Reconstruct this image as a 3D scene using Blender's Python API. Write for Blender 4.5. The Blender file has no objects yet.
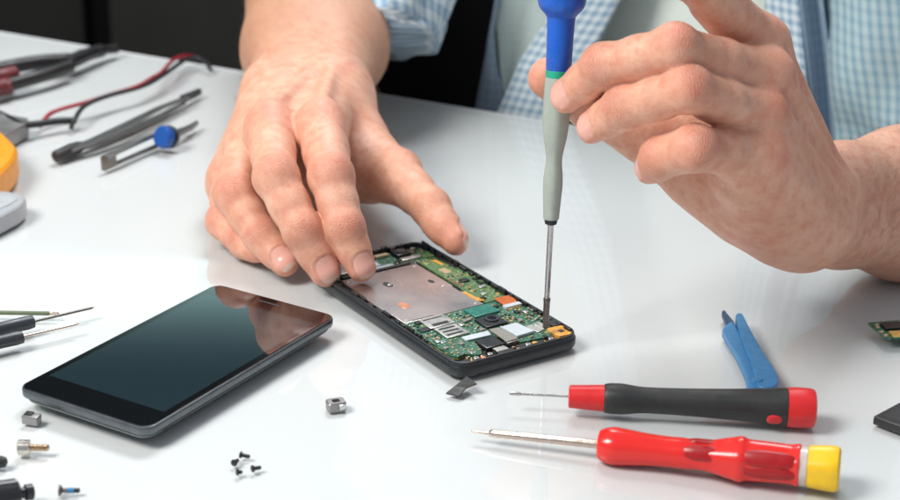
import bpy, bmesh, math, random
import numpy as np
from mathutils import Vector, Matrix

random.seed(11)
rng = np.random.default_rng(7)
scene = bpy.context.scene
COL = scene.collection
R = math.radians

# ------------------------------------------------------------------ camera geometry (metres, table top at z = 0)
CF, CP, CH, CR = 1697.0, 0.3764, 0.3381, 0.0197      # focal length in 900 px widths, pitch, height, roll
_c, _s = math.cos(CP), math.sin(CP)
FW = np.array([0, _c, -_s])
_r0, _u0 = np.array([1.0, 0, 0]), np.array([0, _s, _c])
RT = _r0 * math.cos(CR) + _u0 * math.sin(CR)
UP = -_r0 * math.sin(CR) + _u0 * math.cos(CR)
EYE = np.array([0, 0, CH])

def ray(px, py):
    return FW + RT * ((px - 450) / CF) + UP * ((250 - py) / CF)
def at(px, py, z=0.0):
    r = ray(px, py)
    return EYE + r * ((z - CH) / r[2])
def aty(px, py, Y):
    r = ray(px, py)
    return EYE + r * (Y / r[1])
def along(prev, px, py, L, sg=1):
    r = ray(px, py)
    w = EYE - prev
    a = r @ r; b = 2 * w @ r; c = w @ w - L * L
    D = max(b * b - 4 * a * c, 0)
    return EYE + r * ((-b + sg * math.sqrt(D)) / (2 * a))
def depth(p):
    return float((np.asarray(p) - EYE) @ FW)
def wid(px, p):                      # width in photo pixels at point p -> metres
    return px * depth(p) / CF

# ------------------------------------------------------------------ objects and tags
def tag(o, label=None, cat=None, group=None, kind=None):
    if label: o['label'] = label
    if cat: o['category'] = cat
    if group: o['group'] = group
    if kind: o['kind'] = kind
    return o
def empty(name, loc, rz=0.0, label=None, cat=None, group=None):
    o = bpy.data.objects.new(name, None)
    COL.objects.link(o)
    o.empty_display_size = 0.02
    o.location = loc
    o.rotation_euler = (0, 0, rz)
    return tag(o, label, cat, group)

class MB:
    """collects shapes; build() links them as one mesh object"""
    def __init__(self):
        self.v, self.f, self.m, self.s = [], [], [], []
    def add(self, verts, faces, mi=0, smooth=True):
        o = len(self.v)
        self.v += [tuple(float(x) for x in p) for p in verts]
        self.f += [tuple(i + o for i in f) for f in faces]
        self.m += [mi] * len(faces)
        self.s += [smooth] * len(faces)
        return self
    def add_bm(self, bm, mi=0, smooth=True):
        bm.verts.index_update()
        self.add([v.co for v in bm.verts], [[v.index for v in f.verts] for f in bm.faces], mi, smooth)
        bm.free()
        return self
    def prism(self, pts, z0, z1, bev=0.0, segs=2, mi=0, frame=None, smooth=True):
        """closed 2-D outline (counter-clockwise) raised from z0 to z1"""
        bm = bmesh.new()
        vs = [bm.verts.new((p[0], p[1], z0)) for p in pts]
        f = bm.faces.new(vs)
        r = bmesh.ops.extrude_face_region(bm, geom=[f])
        up = [e for e in r['geom'] if isinstance(e, bmesh.types.BMVert)]
        bmesh.ops.translate(bm, verts=up, vec=(0, 0, z1 - z0))
        bmesh.ops.recalc_face_normals(bm, faces=bm.faces)
        if bev > 0:
            es = [e for e in bm.edges if abs(e.verts[0].co.z - e.verts[1].co.z) < 1e-7 or e.calc_face_angle(0) > 0.6]
            bmesh.ops.bevel(bm, geom=es, offset=bev, segments=segs, profile=0.6, affect='EDGES', clamp_overlap=True)
        bm.normal_update()
        flat_ = [abs(f.normal.z) < .9995 for f in bm.faces]
        if frame is not None: bm.transform(frame)
        k = len(self.s); self.add_bm(bm, mi, smooth); self.s[k:] = flat_
        return self
    def box(self, c, d, rz=0.0, bev=0.0, mi=0, frame=None, rot=None):
        bm = bmesh.new()
        bmesh.ops.create_cube(bm, size=1)
        bm.transform(Matrix.Diagonal((d[0], d[1], d[2], 1)))
        if bev > 0:
            bmesh.ops.bevel(bm, geom=bm.edges[:], offset=bev, segments=2, profile=0.6, affect='EDGES', clamp_overlap=True)
        M = Matrix.Translation(c) @ (rot if rot is not None else Matrix.Rotation(rz, 4, 'Z'))
        bm.transform(M)
        if frame is not None: bm.transform(frame)
        return self.add_bm(bm, mi)
    def lathe(self, prof, p0, p1, n=32, mi=0, shape=None, cap=True, roll=0.0):
        """profile of (t along the axis in metres, radius); shape(angle, t) multiplies the radius"""
        p0 = Vector(p0); ax = (Vector(p1) - p0).normalized()
        x = ax.orthogonal().normalized()
        ref = Vector((0, 0, 1)) if abs(ax.z) < 0.9 else Vector((0, -1, 0))
        x = (ref - ax * ref.dot(ax)).normalized(); y = ax.cross(x)
        vs, fs = [], []
        for (t, r) in prof:
            for k in range(n):
                a = 2 * math.pi * k / n + roll
                rr = r * (shape(a, t) if shape else 1)
                vs.append(p0 + ax * t + x * (rr * math.cos(a)) + y * (rr * math.sin(a)))
        for i in range(len(prof) - 1):
            for k in range(n):
                k2 = (k + 1) % n
                fs.append((i * n + k, i * n + k2, (i + 1) * n + k2, (i + 1) * n + k))
        if cap:
            if prof[0][1] > 1e-6: fs.append(tuple(reversed(range(n))))
            if prof[-1][1] > 1e-6: fs.append(tuple((len(prof) - 1) * n + k for k in range(n)))
        return self.add(vs, fs, mi)
    def tube(self, pts, r, n=10, mi=0):
        pts = [Vector(p) for p in pts]
        vs, fs = [], []
        nrm = None
        for i, p in enumerate(pts):
            t = (pts[min(i + 1, len(pts) - 1)] - pts[max(i - 1, 0)]).normalized()
            if nrm is None: nrm = t.orthogonal().normalized()
            nrm = (nrm - t * nrm.dot(t)).normalized()
            b = t.cross(nrm)
            rr = r[i] if isinstance(r, (list, tuple)) else r
            for k in range(n):
                a = 2 * math.pi * k / n
                vs.append(p + nrm * (rr * math.cos(a)) + b * (rr * math.sin(a)))
        for i in range(len(pts) - 1):
            for k in range(n):
                k2 = (k + 1) % n
                fs.append((i * n + k, i * n + k2, (i + 1) * n + k2, (i + 1) * n + k))
        fs.append(tuple(reversed(range(n))))
        fs.append(tuple((len(pts) - 1) * n + k for k in range(n)))
        return self.add(vs, fs, mi)
    def build(self, name, mats, parent=None, sharp=0.6, label=None):
        me = bpy.data.meshes.new(name)
        me.from_pydata(self.v, [], self.f)
        for m in (mats if isinstance(mats, (list, tuple)) else [mats]): me.materials.append(m)
        me.polygons.foreach_set('material_index', self.m)
        me.polygons.foreach_set('use_smooth', self.s)
        me.update()
        if sharp is not None and len(me.polygons):
            me.set_sharp_from_angle(angle=sharp)
            me.polygons.foreach_set('use_smooth', self.s)
            me.update()
        o = bpy.data.objects.new(name, me)
        COL.objects.link(o)
        if parent is not None: o.parent = parent
        if label: o['label'] = label
        return o

def put(o, parent):
    """parent a world-space part to its thing without moving it"""
    M = Matrix.LocRotScale(parent.location, parent.rotation_euler, parent.scale)
    o.parent = parent
    o.matrix_parent_inverse = M.inverted()
    return o
def copy_tree(o, parent=None):
    c = o.copy(); COL.objects.link(c)
    if parent is not None: c.parent = parent
    for ch in list(o.children): copy_tree(ch, c)
    return c
def spline(pts, n=8):
    P = [np.array(p, float) for p in pts]
    P = [2 * P[0] - P[1]] + P + [2 * P[-1] - P[-2]]
    out = []
    for i in range(1, len(P) - 2):
        for k in range(n):
            t = k / n
            a, b, c, d = P[i - 1], P[i], P[i + 1], P[i + 2]
            out.append(0.5 * (2 * b + (c - a) * t + (2 * a - 5 * b + 4 * c - d) * t * t + (3 * b - a - 3 * c + d) * t ** 3))
    out.append(P[-2])
    return out
def rrect(cx, cy, w, h, r, n=6):
    out = []
    for sx, sy, a0 in ((1, 1, 0), (-1, 1, 90), (-1, -1, 180), (1, -1, 270)):
        for k in range(n + 1):
            a = R(a0 + 90 * k / n)
            out.append((cx + sx * (w / 2 - r) + r * math.cos(a), cy + sy * (h / 2 - r) + r * math.sin(a)))
    return out

# ------------------------------------------------------------------ materials
def mat(name, base, rough=0.5, metal=0.0, spec=0.5, coat=0.0, var=0.08, vscale=300.0, bump=0.0, bscale=800.0,
        sss=0.0, trans=0.0, rvar=0.12, ior=1.5, aniso=0.0, emis=None):
    m = bpy.data.materials.new(name); m.use_nodes = True
    nt = m.node_tree; b = nt.nodes['Principled BSDF']
    b.inputs['Roughness'].default_value = rough
    b.inputs['Metallic'].default_value = metal
    b.inputs['Specular IOR Level'].default_value = spec
    b.inputs['Coat Weight'].default_value = coat
    b.inputs['Coat Roughness'].default_value = 0.08
    b.inputs['IOR'].default_value = ior
    b.inputs['Transmission Weight'].default_value = trans
    if sss: 
        b.inputs['Subsurface Weight'].default_value = sss
        b.inputs['Subsurface Radius'].default_value = (1, 0.6, 0.4)
        b.inputs['Subsurface Scale'].default_value = 0.002
    tc = nt.nodes.new('ShaderNodeTexCoord')
    no = nt.nodes.new('ShaderNodeTexNoise'); no.inputs['Scale'].default_value = vscale; no.inputs['Detail'].default_value = 6
    nt.links.new(tc.outputs['Object'], no.inputs['Vector'])
    mp = nt.nodes.new('ShaderNodeMapRange')
    mp.inputs['From Min'].default_value = 0.3; mp.inputs['From Max'].default_value = 0.7
    mp.inputs['To Min'].default_value = 1 - var; mp.inputs['To Max'].default_value = 1 + var
    nt.links.new(no.outputs['Fac'], mp.inputs['Value'])
    mx = nt.nodes.new('ShaderNodeVectorMath'); mx.operation = 'SCALE'
    mx.inputs[0].default_value = base[:3]
    nt.links.new(mp.outputs[0], mx.inputs['Scale'])
    nt.links.new(mx.outputs[0], b.inputs['Base Color'])
    mr = nt.nodes.new('ShaderNodeMapRange')
    mr.inputs['From Min'].default_value = 0.3; mr.inputs['From Max'].default_value = 0.7
    mr.inputs['To Min'].default_value = max(rough * (1 - rvar * 2), 0.01); mr.inputs['To Max'].default_value = min(rough * (1 + rvar * 2), 1)
    n2 = nt.nodes.new('ShaderNodeTexNoise'); n2.inputs['Scale'].default_value = vscale * 0.4; n2.inputs['Detail'].default_value = 5
    nt.links.new(tc.outputs['Object'], n2.inputs['Vector'])
    nt.links.new(n2.outputs['Fac'], mr.inputs['Value']); nt.links.new(mr.outputs[0], b.inputs['Roughness'])
    if bump:
        n3 = nt.nodes.new('ShaderNodeTexNoise'); n3.inputs['Scale'].default_value = bscale; n3.inputs['Detail'].default_value = 4
        nt.links.new(tc.outputs['Object'], n3.inputs['Vector'])
        bp = nt.nodes.new('ShaderNodeBump'); bp.inputs['Strength'].default_value = bump; bp.inputs['Distance'].default_value = 0.0004
        nt.links.new(n3.outputs['Fac'], bp.inputs['Height']); nt.links.new(bp.outputs[0], b.inputs['Normal'])
    if emis:
        b.inputs['Emission Color'].default_value = (*emis, 1); b.inputs['Emission Strength'].default_value = 1
    return m
# ------------------------------------------------------------------ the person: one continuous body grown from a distance field
def smin(a, b, k):
    h = np.maximum(k - np.abs(a - b), 0) / k
    return np.minimum(a, b) - h * h * k * 0.25
def rc(P, a, b, ra, rb, n=None, s=1.0):
    """tapered limb from a to b; squashed by s along n"""
    a = np.asarray(a, float); b = np.asarray(b, float); d = b - a
    t = np.clip(((P - a) @ d) / (d @ d), 0, 1)
    q = P - a - t[:, None] * d
    if n is not None:
        n = np.asarray(n, float); n = n / np.linalg.norm(n)
        q = q + (q @ n)[:, None] * n * (s - 1)
    return np.sqrt((q * q).sum(1)) - (ra + (rb - ra) * t)

def surface_net(f, lo, hi, h):
    lo = np.array(lo, float); n = np.ceil((np.array(hi) - lo) / h).astype(int) + 1
    n = ((n + 3) // 4) * 4 + 1
    c = 4
    ax = [lo[i] + h * c * np.arange((n[i] - 1) // c + 1) for i in range(3)]
    G = np.stack(np.meshgrid(*ax, indexing='ij'), -1)
    sh = G.shape[:3]
    Dc = f(G.reshape(-1, 3)).reshape(sh)
    D = Dc
    for i in range(3):                                  # linear upsampling
        m = D.shape[i]
        idx = np.arange(n[i]); j = np.minimum(idx // c, m - 2); t = (idx - j * c) / c
        shp = [1, 1, 1]; shp[i] = -1; t = t.reshape(shp)
        D = np.take(D, j, i) * (1 - t) + np.take(D, j + 1, i) * t
    near = np.argwhere(np.abs(D) < h * c * 1.3)
    D[tuple(near.T)] = f(lo + near * h)
    ins = D < 0
    cnt = np.zeros([k - 1 for k in D.shape], np.int8)
    for dx in (0, 1):
        for dy in (0, 1):
            for dz in (0, 1):
                cnt += ins[dx:D.shape[0] - 1 + dx, dy:D.shape[1] - 1 + dy, dz:D.shape[2] - 1 + dz]
    cells = np.argwhere((cnt > 0) & (cnt < 8))
    vid = np.full(cnt.shape, -1, np.int64); vid[tuple(cells.T)] = np.arange(len(cells))
    acc = np.zeros((len(cells), 3)); w = np.zeros(len(cells))
    for i in range(3):
        o1, o2 = [k for k in range(3) if k != i]
        for p in (0, 1):
            for q in (0, 1):
                off = np.zeros(3, int); off[o1] = p; off[o2] = q
                A = cells + off; B = A.copy(); B[:, i] += 1
                d0 = D[tuple(A.T)]; d1 = D[tuple(B.T)]
                cr = (d0 < 0) != (d1 < 0)
                t = np.where(cr, d0 / np.where(cr, d0 - d1, 1), 0)
                pt = A.astype(float); pt[:, i] += t
                acc[cr] += pt[cr]; w[cr] += 1
    V = lo + acc / w[:, None] * h
    Q = []
    for i in range(3):
        o1, o2 = [(1, 2), (2, 0), (0, 1)][i]
        sl0 = [slice(None)] * 3; sl1 = [slice(None)] * 3
        sl0[i] = slice(0, -1); sl1[i] = slice(1, None)
        e = np.argwhere(ins[tuple(sl0)] != ins[tuple(sl1)])
        ok = (e[:, o1] > 0) & (e[:, o2] > 0) & (e[:, o1] < D.shape[o1] - 1) & (e[:, o2] < D.shape[o2] - 1)
        e = e[ok]
        def cell(da, db):
            k = e.copy(); k[:, o1] += da; k[:, o2] += db
            return vid[tuple(k.T)]
        q = np.stack([cell(-1, -1), cell(0, -1), cell(0, 0), cell(-1, 0)], 1)
        flip = ~ins[tuple(e.T)]
        q[flip] = q[flip][:, ::-1]
        Q.append(q)
    Q = np.concatenate(Q); Q = Q[(Q >= 0).all(1)]
    return V, Q
def grad(f, V, e=2e-4):
    g = np.stack([f(V + np.eye(3)[i] * e) - f(V - np.eye(3)[i] * e) for i in range(3)], 1)
    l = np.linalg.norm(g, axis=1, keepdims=True)
    return g / np.maximum(l, 1e-9), l[:, 0] / (2 * e)

class Finger:
    """joints from knuckle to tip, widths in metres; dorsal = side the nail is on"""
    def __init__(self, J, r, dorsal, k=0.006, nail=(0.0056, 0.0068)):
        self.J = [np.asarray(j, float) for j in J]; self.r = r; self.k = k; self.nail = nail
        self.d = []
        for i in range(len(J) - 1):
            t = self.J[i + 1] - self.J[i]; t = t / np.linalg.norm(t)
            n = np.asarray(dorsal[i] if isinstance(dorsal[0], (list, tuple, np.ndarray)) else dorsal, float)
            n = n - t * (n @ t); self.d.append(n / np.linalg.norm(n))
    def sdf(self, P):
        D = None
        J, r = self.J, self.r
        for i in range(len(J) - 1):
            m = (J[i] + J[i + 1]) / 2; rm = (r[i] + r[i + 1]) / 2 * (0.985 if i < len(J) - 2 else 1.0)
            n = self.d[i]
            s = 1.0 if i < len(J) - 2 else 1.13
            a = smin(rc(P, J[i], m, r[i], rm, n, s if i < len(J) - 2 else 1.06), rc(P, m, J[i + 1], rm, r[i + 1], n, s), 0.003)
            # fleshy pad on the palm side
            pad = rc(P, J[i] * 0.6 + J[i + 1] * 0.4 - n * r[i] * 0.30, J[i] * 0.35 + J[i + 1] * 0.65 - n * r[i + 1] * 0.30, rm * 0.82, rm * 0.80)
            a = smin(a, pad, 0.004)
            D = a if D is None else smin(D, a, 0.003)
        for i in range(1, len(J) - 1):                       # knuckle bones on the back of the joints
            n = self.d[i - 1] + self.d[i]; n = n / np.linalg.norm(n)
            c = J[i] + n * r[i] * 0.18
            D = smin(D, np.linalg.norm(P - c, axis=1) - r[i] * (0.79 if i == 1 else 0.77), 0.007)
        return D

def hand_sdf(fingers, extra, webk, fk):
    def f(P):
        pal = extra(P)
        D = None
        for fg in fingers:
            lo = np.min(fg.J, 0) - 0.045; hi = np.max(fg.J, 0) + 0.045
            m = ((P > lo) & (P < hi)).all(1)
            if not m.any(): continue
            d = np.full(len(P), 1.0)
            d[m] = fg.sdf(P[m])
            g = smin(pal, d, fg.k)
            D = g if D is None else smin(D, g, fk)
        return pal if D is None else np.minimum(D, pal)
    return f

def detail(V, N, fingers, W, scale=1.0):
    """attributes read by the skin material: nail, redness, joint crease coordinate; and the small relief of the nails"""
    nail = np.zeros(len(V)); edge = np.zeros(len(V)); red = np.zeros(len(V)); cm = np.zeros(len(V)); ca = np.zeros(len(V))
    off = np.zeros(len(V))
    best = np.full(len(V), 1e9); fid = np.zeros(len(V), int)
    for k, fg in enumerate(fingers):
        d = np.full(len(V), 1e9)
        for i in range(len(fg.J) - 1): d = np.minimum(d, rc(V, fg.J[i], fg.J[i + 1], fg.r[i], fg.r[i + 1]))
        m = d < best; best[m] = d[m]; fid[m] = k
    for k, fg in enumerate(fingers):
        mine = fid == k
        J, r = fg.J, fg.r
        t = J[-1] - J[-2]; t = t / np.linalg.norm(t); n = fg.d[-1]; s = np.cross(t, n)
        q = V - J[-1]
        u, v, w = q @ t, q @ s, q @ n
        hw, hl = fg.nail
        uc = -0.0002
        e = (np.abs(v) / hw) ** 3 + (np.abs(u - uc) / hl) ** 3
        msk = mine & (w > 0) & (N @ n > 0.05)
        ins = msk & (e < 1)
        nail[ins] = np.clip((1 - e[ins]) * 6, 0, 1)
        edge[ins] = np.clip((u[ins] - hl * .62) / (hl * .14), 0, 1)
        fold = msk & (e >= 1) & (e < 2.4) & (u < hl * 0.75)
        off[fold] += 0.00022 * np.exp(-((e[fold] - 1.35) / 0.5) ** 2)
        off[ins] -= 0.00028 * np.exp(-((e[ins] - 0.95) / 0.22) ** 2)
        tipd = np.linalg.norm(q, axis=1)
        red[mine] = np.maximum(red[mine], 0.8 * np.clip(1 - tipd[mine] / (r[-1] * 2.3), 0, 1))
        for i in range(0, len(J) - 1):
            nn = fg.d[max(i - 1, 0)] + fg.d[i]; nn = nn / np.linalg.norm(nn)
            tt = (J[i + 1] - J[max(i - 1, 0)]); tt = tt / np.linalg.norm(tt)
            q = V - J[i]
            a = q @ tt
            sel = mine & (np.abs(a) < r[i] * 1.3)
            dors = N @ nn
            g = np.exp(-(a / (r[i] * 0.55)) ** 2)
            if i > 0:
                add = sel & (g * np.clip(dors + 0.15, 0, 1) > cm)
                cm[add] = (g * np.clip(dors + 0.15, 0, 1))[add]; ca[add] = a[add] * 1000
                pal = sel & (dors < -0.1) & (g * np.clip(-dors, 0, 1) * 0.8 > cm)
                cm[pal] = (g * np.clip(-dors, 0, 1) * 0.8)[pal]; ca[pal] = a[pal] * 1000
            rd = (0.75 if i else 0.55) * np.exp(-(np.linalg.norm(q - nn * r[i], axis=1) / (r[i] * 0.95)) ** 2)
            near = np.linalg.norm(q, axis=1) < r[i] * 2.5
            red[near] = np.maximum(red[near], rd[near])
    return nail, edge, red, cm, ca, off

# --- the hand on the phone (image left)
def chain(pts, z, Ls, sg=(1, 1, 1)):
    p = at(*pts[0], z); out = [p]
    for q, l, s_ in zip(pts[1:], Ls, sg):
        p = along(p, *q, l, s_); out.append(p)
    return out[::-1]
def rad(J, w):                       # photo widths (knuckle..tip) -> radii
    return [wid(x, j) / 2 for x, j in zip(w, J)]
up = np.array([0.0, -0.25, 1.0])
Lf = {}
Lf['index'] = chain([(361, 267), (345, 228), (331, 177), (321, 127)], .0155, [.020, .029, .050])
Lf['middle'] = chain([(325, 271), (303, 231), (276, 178), (270, 128)], .0125, [.022, .032, .053])
Lf['ring'] = chain([(285, 263), (262, 237), (235, 195), (247, 146)], .010, [.020, .029, .048])
Lf['pinky'] = chain([(261, 251), (245, 243), (225, 222), (231, 175)], .010, [.017, .022, .042])
Lf['thumb'] = chain([(455, 240), (430, 208), (398, 172), (350, 142)], .0150, [.025, .036, .054])
Lw = {'index': (49, 44, 37, 30), 'middle': (47, 44, 38.5, 32), 'ring': (43, 41, 34, 28), 'pinky': (37, 34, 29, 24), 'thumb': (57, 43, 38, 32)}
WL = aty(306, 98, .965)
ML = aty(316, 48, 1.06)
EL = aty(322, -52, 1.215)
fl = []
for n_ in ('index', 'middle', 'ring', 'pinky', 'thumb'):
    dv = {'index': (0.1, -0.55, 1), 'middle': (-0.05, -0.5, 1), 'ring': (-0.3, -0.5, 1), 'pinky': (-0.6, -0.5, 1), 'thumb': (0.75, .65, 0.35)}[n_]
    fl.append(Finger(Lf[n_], rad(Lf[n_], Lw[n_]), dv, k=0.008 if n_ != 'thumb' else 0.016,
                     nail={'index': (.0058, .0068), 'middle': (.0062, .0070), 'ring': (.0056, .0066), 'pinky': (.0046, .0054), 'thumb': (.0075, .0085)}[n_]))
latL = np.array([1.0, 0.05, 0.12]); latL /= np.linalg.norm(latL)
def palmL(P):
    D = None
    car = {'index': WL + latL * .016, 'middle': WL + latL * .004, 'ring': WL - latL * .010, 'pinky': WL - latL * .020}
    for i, n_ in enumerate(('index', 'middle', 'ring', 'pinky')):
        J0 = Lf[n_][0]; r0 = fl[i].r[0]
        a = rc(P, J0 - np.array([0, 0, .004]), car[n_], r0 * 1.0, .0165)
        D = a if D is None else smin(D, a, .012)
    # knuckle bumps and tendons
    for i, n_ in enumerate(('index', 'middle', 'ring', 'pinky')):
        J0 = Lf[n_][0]; r0 = fl[i].r[0]
        D = smin(D, np.linalg.norm(P - (J0 + np.array([0, .002, r0 * .42])), axis=1) - r0 * .66, .007)
        D = smin(D, rc(P, J0 + np.array([0, .006, r0 * .80]), car[n_] + np.array([0, -.01, .0175]), .0026, .002), .006)
    # ball of the thumb and the heel of the hand
    t0, t1 = Lf['thumb'][0], Lf['thumb'][1]
    D = smin(D, rc(P, t0, WL + latL * .020 - np.array([0, 0, .006]), .020, .019), .016)
    D = smin(D, rc(P, Lf['index'][0] * .45 + WL * .55 + latL * .010 - np.array([0, 0, .020]), t1 * .8 + Lf['index'][0] * .2 - np.array([0, 0, .013]), .012, .0075), .012)
    D = smin(D, rc(P, Lf['pinky'][0] - np.array([0, -.010, .010]), WL - latL * .018 - np.array([0, 0, .008]), .014, .017), .014)
    # belly of the palm, seen dark between and beside the fingers
    D = smin(D, rc(P, aty(296, 176, .905), aty(352, 180, .902), .0125, .0110), .012)
    D = smin(D, rc(P, aty(330, 150, .925), aty(376, 182, .897), .0150, .0105), .012)
    # forearm: two bones side by side, then the muscle, then the upper arm in the sleeve
    D = smin(D, rc(P, WL + latL * .014, ML + latL * .012, .0195, .0300), .014)
    D = smin(D, rc(P, WL - latL * .014, ML - latL * .011, .0195, .0305), .014)
    D = smin(D, np.linalg.norm(P - (WL - latL * .024 + np.array([0, .012, .008])), axis=1) - .0115, .010)
    for q in (0, .006):
        c0 = WL + np.array([0, -.010 + q, .0215]); g_ = np.maximum(np.abs((P - c0) @ latL) - .024, 0)
        yz = P - c0 - np.outer((P - c0) @ latL, latL); D = D + .0010 * np.exp(-(((P - c0)[:, 1] + .15 * ((P - c0) @ latL)) / .0012) ** 2) * np.exp(-(g_ / .006) ** 2) * ((P - c0)[:, 2] > -.012)
    D = smin(D, rc(P, ML + latL * .010, EL + latL * .006, .0325, .046), .02)
    D = smin(D, rc(P, ML - latL * .012, EL - latL * .008, .0330, .046), .02)
    D = smin(D, rc(P, EL, SL, .046, .055), .02)
    return D
SL = np.array([0.0, 1.33, .36])
left_sdf = hand_sdf(fl, palmL, .008, .0012)

# --- the hand holding the screwdriver (image right)
TIP = at(545.5, 329, .0105)
TOP = aty(562, 2, TIP[1] + .014)
DAX = (TOP - TIP) / np.linalg.norm(TOP - TIP)
def drv(py):                          # point on the screwdriver's axis at photo row py
    lo, hi = 0.0, 0.4
    for _ in range(50):
        m = (lo + hi) / 2
        p = TIP + DAX * m; d = p - EYE
        y = 250 - CF * (d @ UP) / (d @ FW)
        if y > py: lo = m
        else: hi = m
    return TIP + DAX * lo, lo
YD = TIP[1]
def cj(rows):
    return [aty(x, y, Y) for x, y, Y in rows]
Rf = {}
Rf['index'] = cj([(760, 42, YD + .022), (690, -24, YD - .012), (625, -48, YD + .000), (580, -44, YD + .012)])
Rf['middle'] = cj([(764, 76, YD + .004), (675, 48, YD - .032), (604, 66, YD - .016), (566, 96, YD - .003)])
Rf['ring'] = cj([(758, 114, YD - .010), (688, 89, YD - .040), (625, 107, YD - .024), (592, 127, YD - .012)])
Rf['pinky'] = cj([(752, 154, YD - .018), (695, 148, YD - .044), (663, 156, YD - .030), (649, 168, YD - .020)])
Rf['thumb'] = cj([(742, 196, YD + .024), (672, 146, YD + .030), (592, 106, YD + .030), (550, 78, YD + .024)])
Rw = {'index': (50, 46, 40, 34), 'middle': (52, 45.5, 42.5, 34.5), 'ring': (49, 45.5, 41.5, 33.5), 'pinky': (48, 44.5, 41, 32.5), 'thumb': (66, 56, 48, 44)}
WR = aty(806, 208, YD + .040)
WF = aty(838, 206, YD + .070)
MR = aty(905, 205, YD + .104)
ER = aty(1120, 196, YD + .205)
SR = np.array([.37, 1.15, .36])
fr = []
for n_ in ('index', 'middle', 'ring', 'pinky', 'thumb'):
    dv = {'index': (-.1, -.5, 1), 'middle': [(.3, -.6, 1), (-.4, -.7, .7), (-.75, -.75, .35)], 'ring': [(.3, -.8, .8), (-.4, -.8, .6), (-.75, -.75, .35)],
          'pinky': [(.3, -1, .4), (-.6, -.9, .3), (-.8, -.6, .3)], 'thumb': (-.3, .9, .6)}[n_]
    fr.append(Finger(Rf[n_], rad(Rf[n_], Rw[n_]), dv, k=0.009 if n_ != 'thumb' else 0.016,
                     nail={'index': (.0058, .0068), 'middle': (.0060, .0070), 'ring': (.0056, .0066), 'pinky': (.0046, .0054), 'thumb': (.0075, .0085)}[n_]))
def palmR(P):
    D = None
    kn = [Rf[n_][0] for n_ in ('index', 'middle', 'ring', 'pinky')]
    across = (kn[0] - kn[3]); across /= np.linalg.norm(across)
    axis = (kn[1] + kn[2]) / 2 - WR; axis /= np.linalg.norm(axis)
    dors = np.cross(across, axis); dors /= np.linalg.norm(dors)
    if dors @ np.array([1.0, 0, 0]) < 0: dors = -dors
    lat = across - axis * (across @ axis); lat /= np.linalg.norm(lat)
    for i, n_ in enumerate(('index', 'middle', 'ring', 'pinky')):
        r0 = fr[i].r[0]
        c0 = WR + lat * (.012, .004, -.006, -.014)[i]
        a = rc(P, kn[i] - dors * .003, c0, r0 * .98, .0165)
        D = a if D is None else smin(D, a, .012)
        D = smin(D, np.linalg.norm(P - (kn[i] + dors * r0 * .42), axis=1) - r0 * .66, .006)
        D = smin(D, rc(P, kn[i] + dors * r0 * .85 + (c0 - kn[i]) * .1, c0 + dors * .017, .0026, .002), .006)
    # heel of the hand and the ball of the thumb, seen from below
    D = smin(D, rc(P, aty(752, 168, YD - .008), aty(782, 220, YD + .020), .019, .0190), .016)
    D = smin(D, rc(P, aty(745, 196, YD + .016), aty(698, 172, YD + .022), .018, .0145), .016)
    D = smin(D, rc(P, aty(780, 205, YD + .03), aty(735, 180, YD + .026), .019, .017), .016)
    D = smin(D, rc(P, aty(735, 112, YD + .020), aty(672, 126, YD + .028), .0165, .0145), .012)
    D = smin(D, rc(P, aty(735, 140, YD + .018), aty(680, 140, YD + .028), .0165, .0145), .012)
    # wrist bent back: the forearm leaves behind the heel
    D = smin(D, rc(P, WR + UP * .004, WF + UP * .010, .0180, .0195), .012)
    D = smin(D, rc(P, WR - UP * .008, WF - UP * .010, .0185, .0190), .012)
    D = smin(D, rc(P, WF + UP * .0105, MR + UP * .014, .0205, .0235), .008)
    D = smin(D, rc(P, WF - UP * .0105, MR - UP * .013, .0195, .022), .008)
    D = smin(D, rc(P, MR + UP * .010, ER + UP * .006, .026, .040), .02)
    D = smin(D, rc(P, MR - UP * .010, ER - UP * .006, .025, .040), .02)
    D = smin(D, rc(P, ER, SR, .045, .055), .02)
    return D
right_sdf = hand_sdf(fr, palmR, .009, .0012)

# --- the trunk inside the clothes: chest, shoulders and neck
EDG = np.array([.896, -.4445, 0.0]); NRM = np.array([-.4445, -.896, 0.0])     # along the table edge, and towards the camera
MID = (SL + SR) / 2
def trunk_sdf(P):
    back = -NRM
    D = rc(P, MID - np.array([0, 0, .52]) + back * .03, MID - np.array([0, 0, .16]) + back * .02, .135, .15, NRM, 1.45)
    D = smin(D, rc(P, SL - np.array([0, 0, .02]), SR - np.array([0, 0, .02]), .062, .062), .06)
    D = smin(D, rc(P, MID + np.array([0, 0, .0]), MID + np.array([0, 0, .13]) + NRM * .02, .06, .055), .04)
    # head: skull, jaw, nose and ears
    hc = MID + np.array([0, 0, .235]) + NRM * .05
    D = smin(D, rc(P, hc + np.array([0, 0, .02]) - NRM * .015, hc + np.array([0, 0, .03]) + NRM * .02, .085, .078), .03)
    D = smin(D, rc(P, hc + NRM * .035 - np.array([0, 0, .03]), hc + NRM * .055 - np.array([0, 0, .075]), .062, .038), .03)
    D = smin(D, rc(P, hc + NRM * .093 + np.array([0, 0, .012]), hc + NRM * .108 - np.array([0, 0, .022]), .009, .013), .012)
    for s in (-1, 1):
        D = smin(D, rc(P, hc + EDG * s * .083 + np.array([0, 0, .012]), hc + EDG * s * .080 - np.array([0, 0, .03]), .014, .010), .006)
        D = np.maximum(D, -(np.linalg.norm(P - (hc + NRM * .108 + EDG * s * .033 + np.array([0, 0, .018])), axis=1) - .017)) if False else D
    D = smin(D, rc(P, hc + NRM * .098 + EDG * -.02 - np.array([0, 0, .052]), hc + NRM * .098 + EDG * .02 - np.array([0, 0, .052]), .007, .007), .008)
    return D

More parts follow.
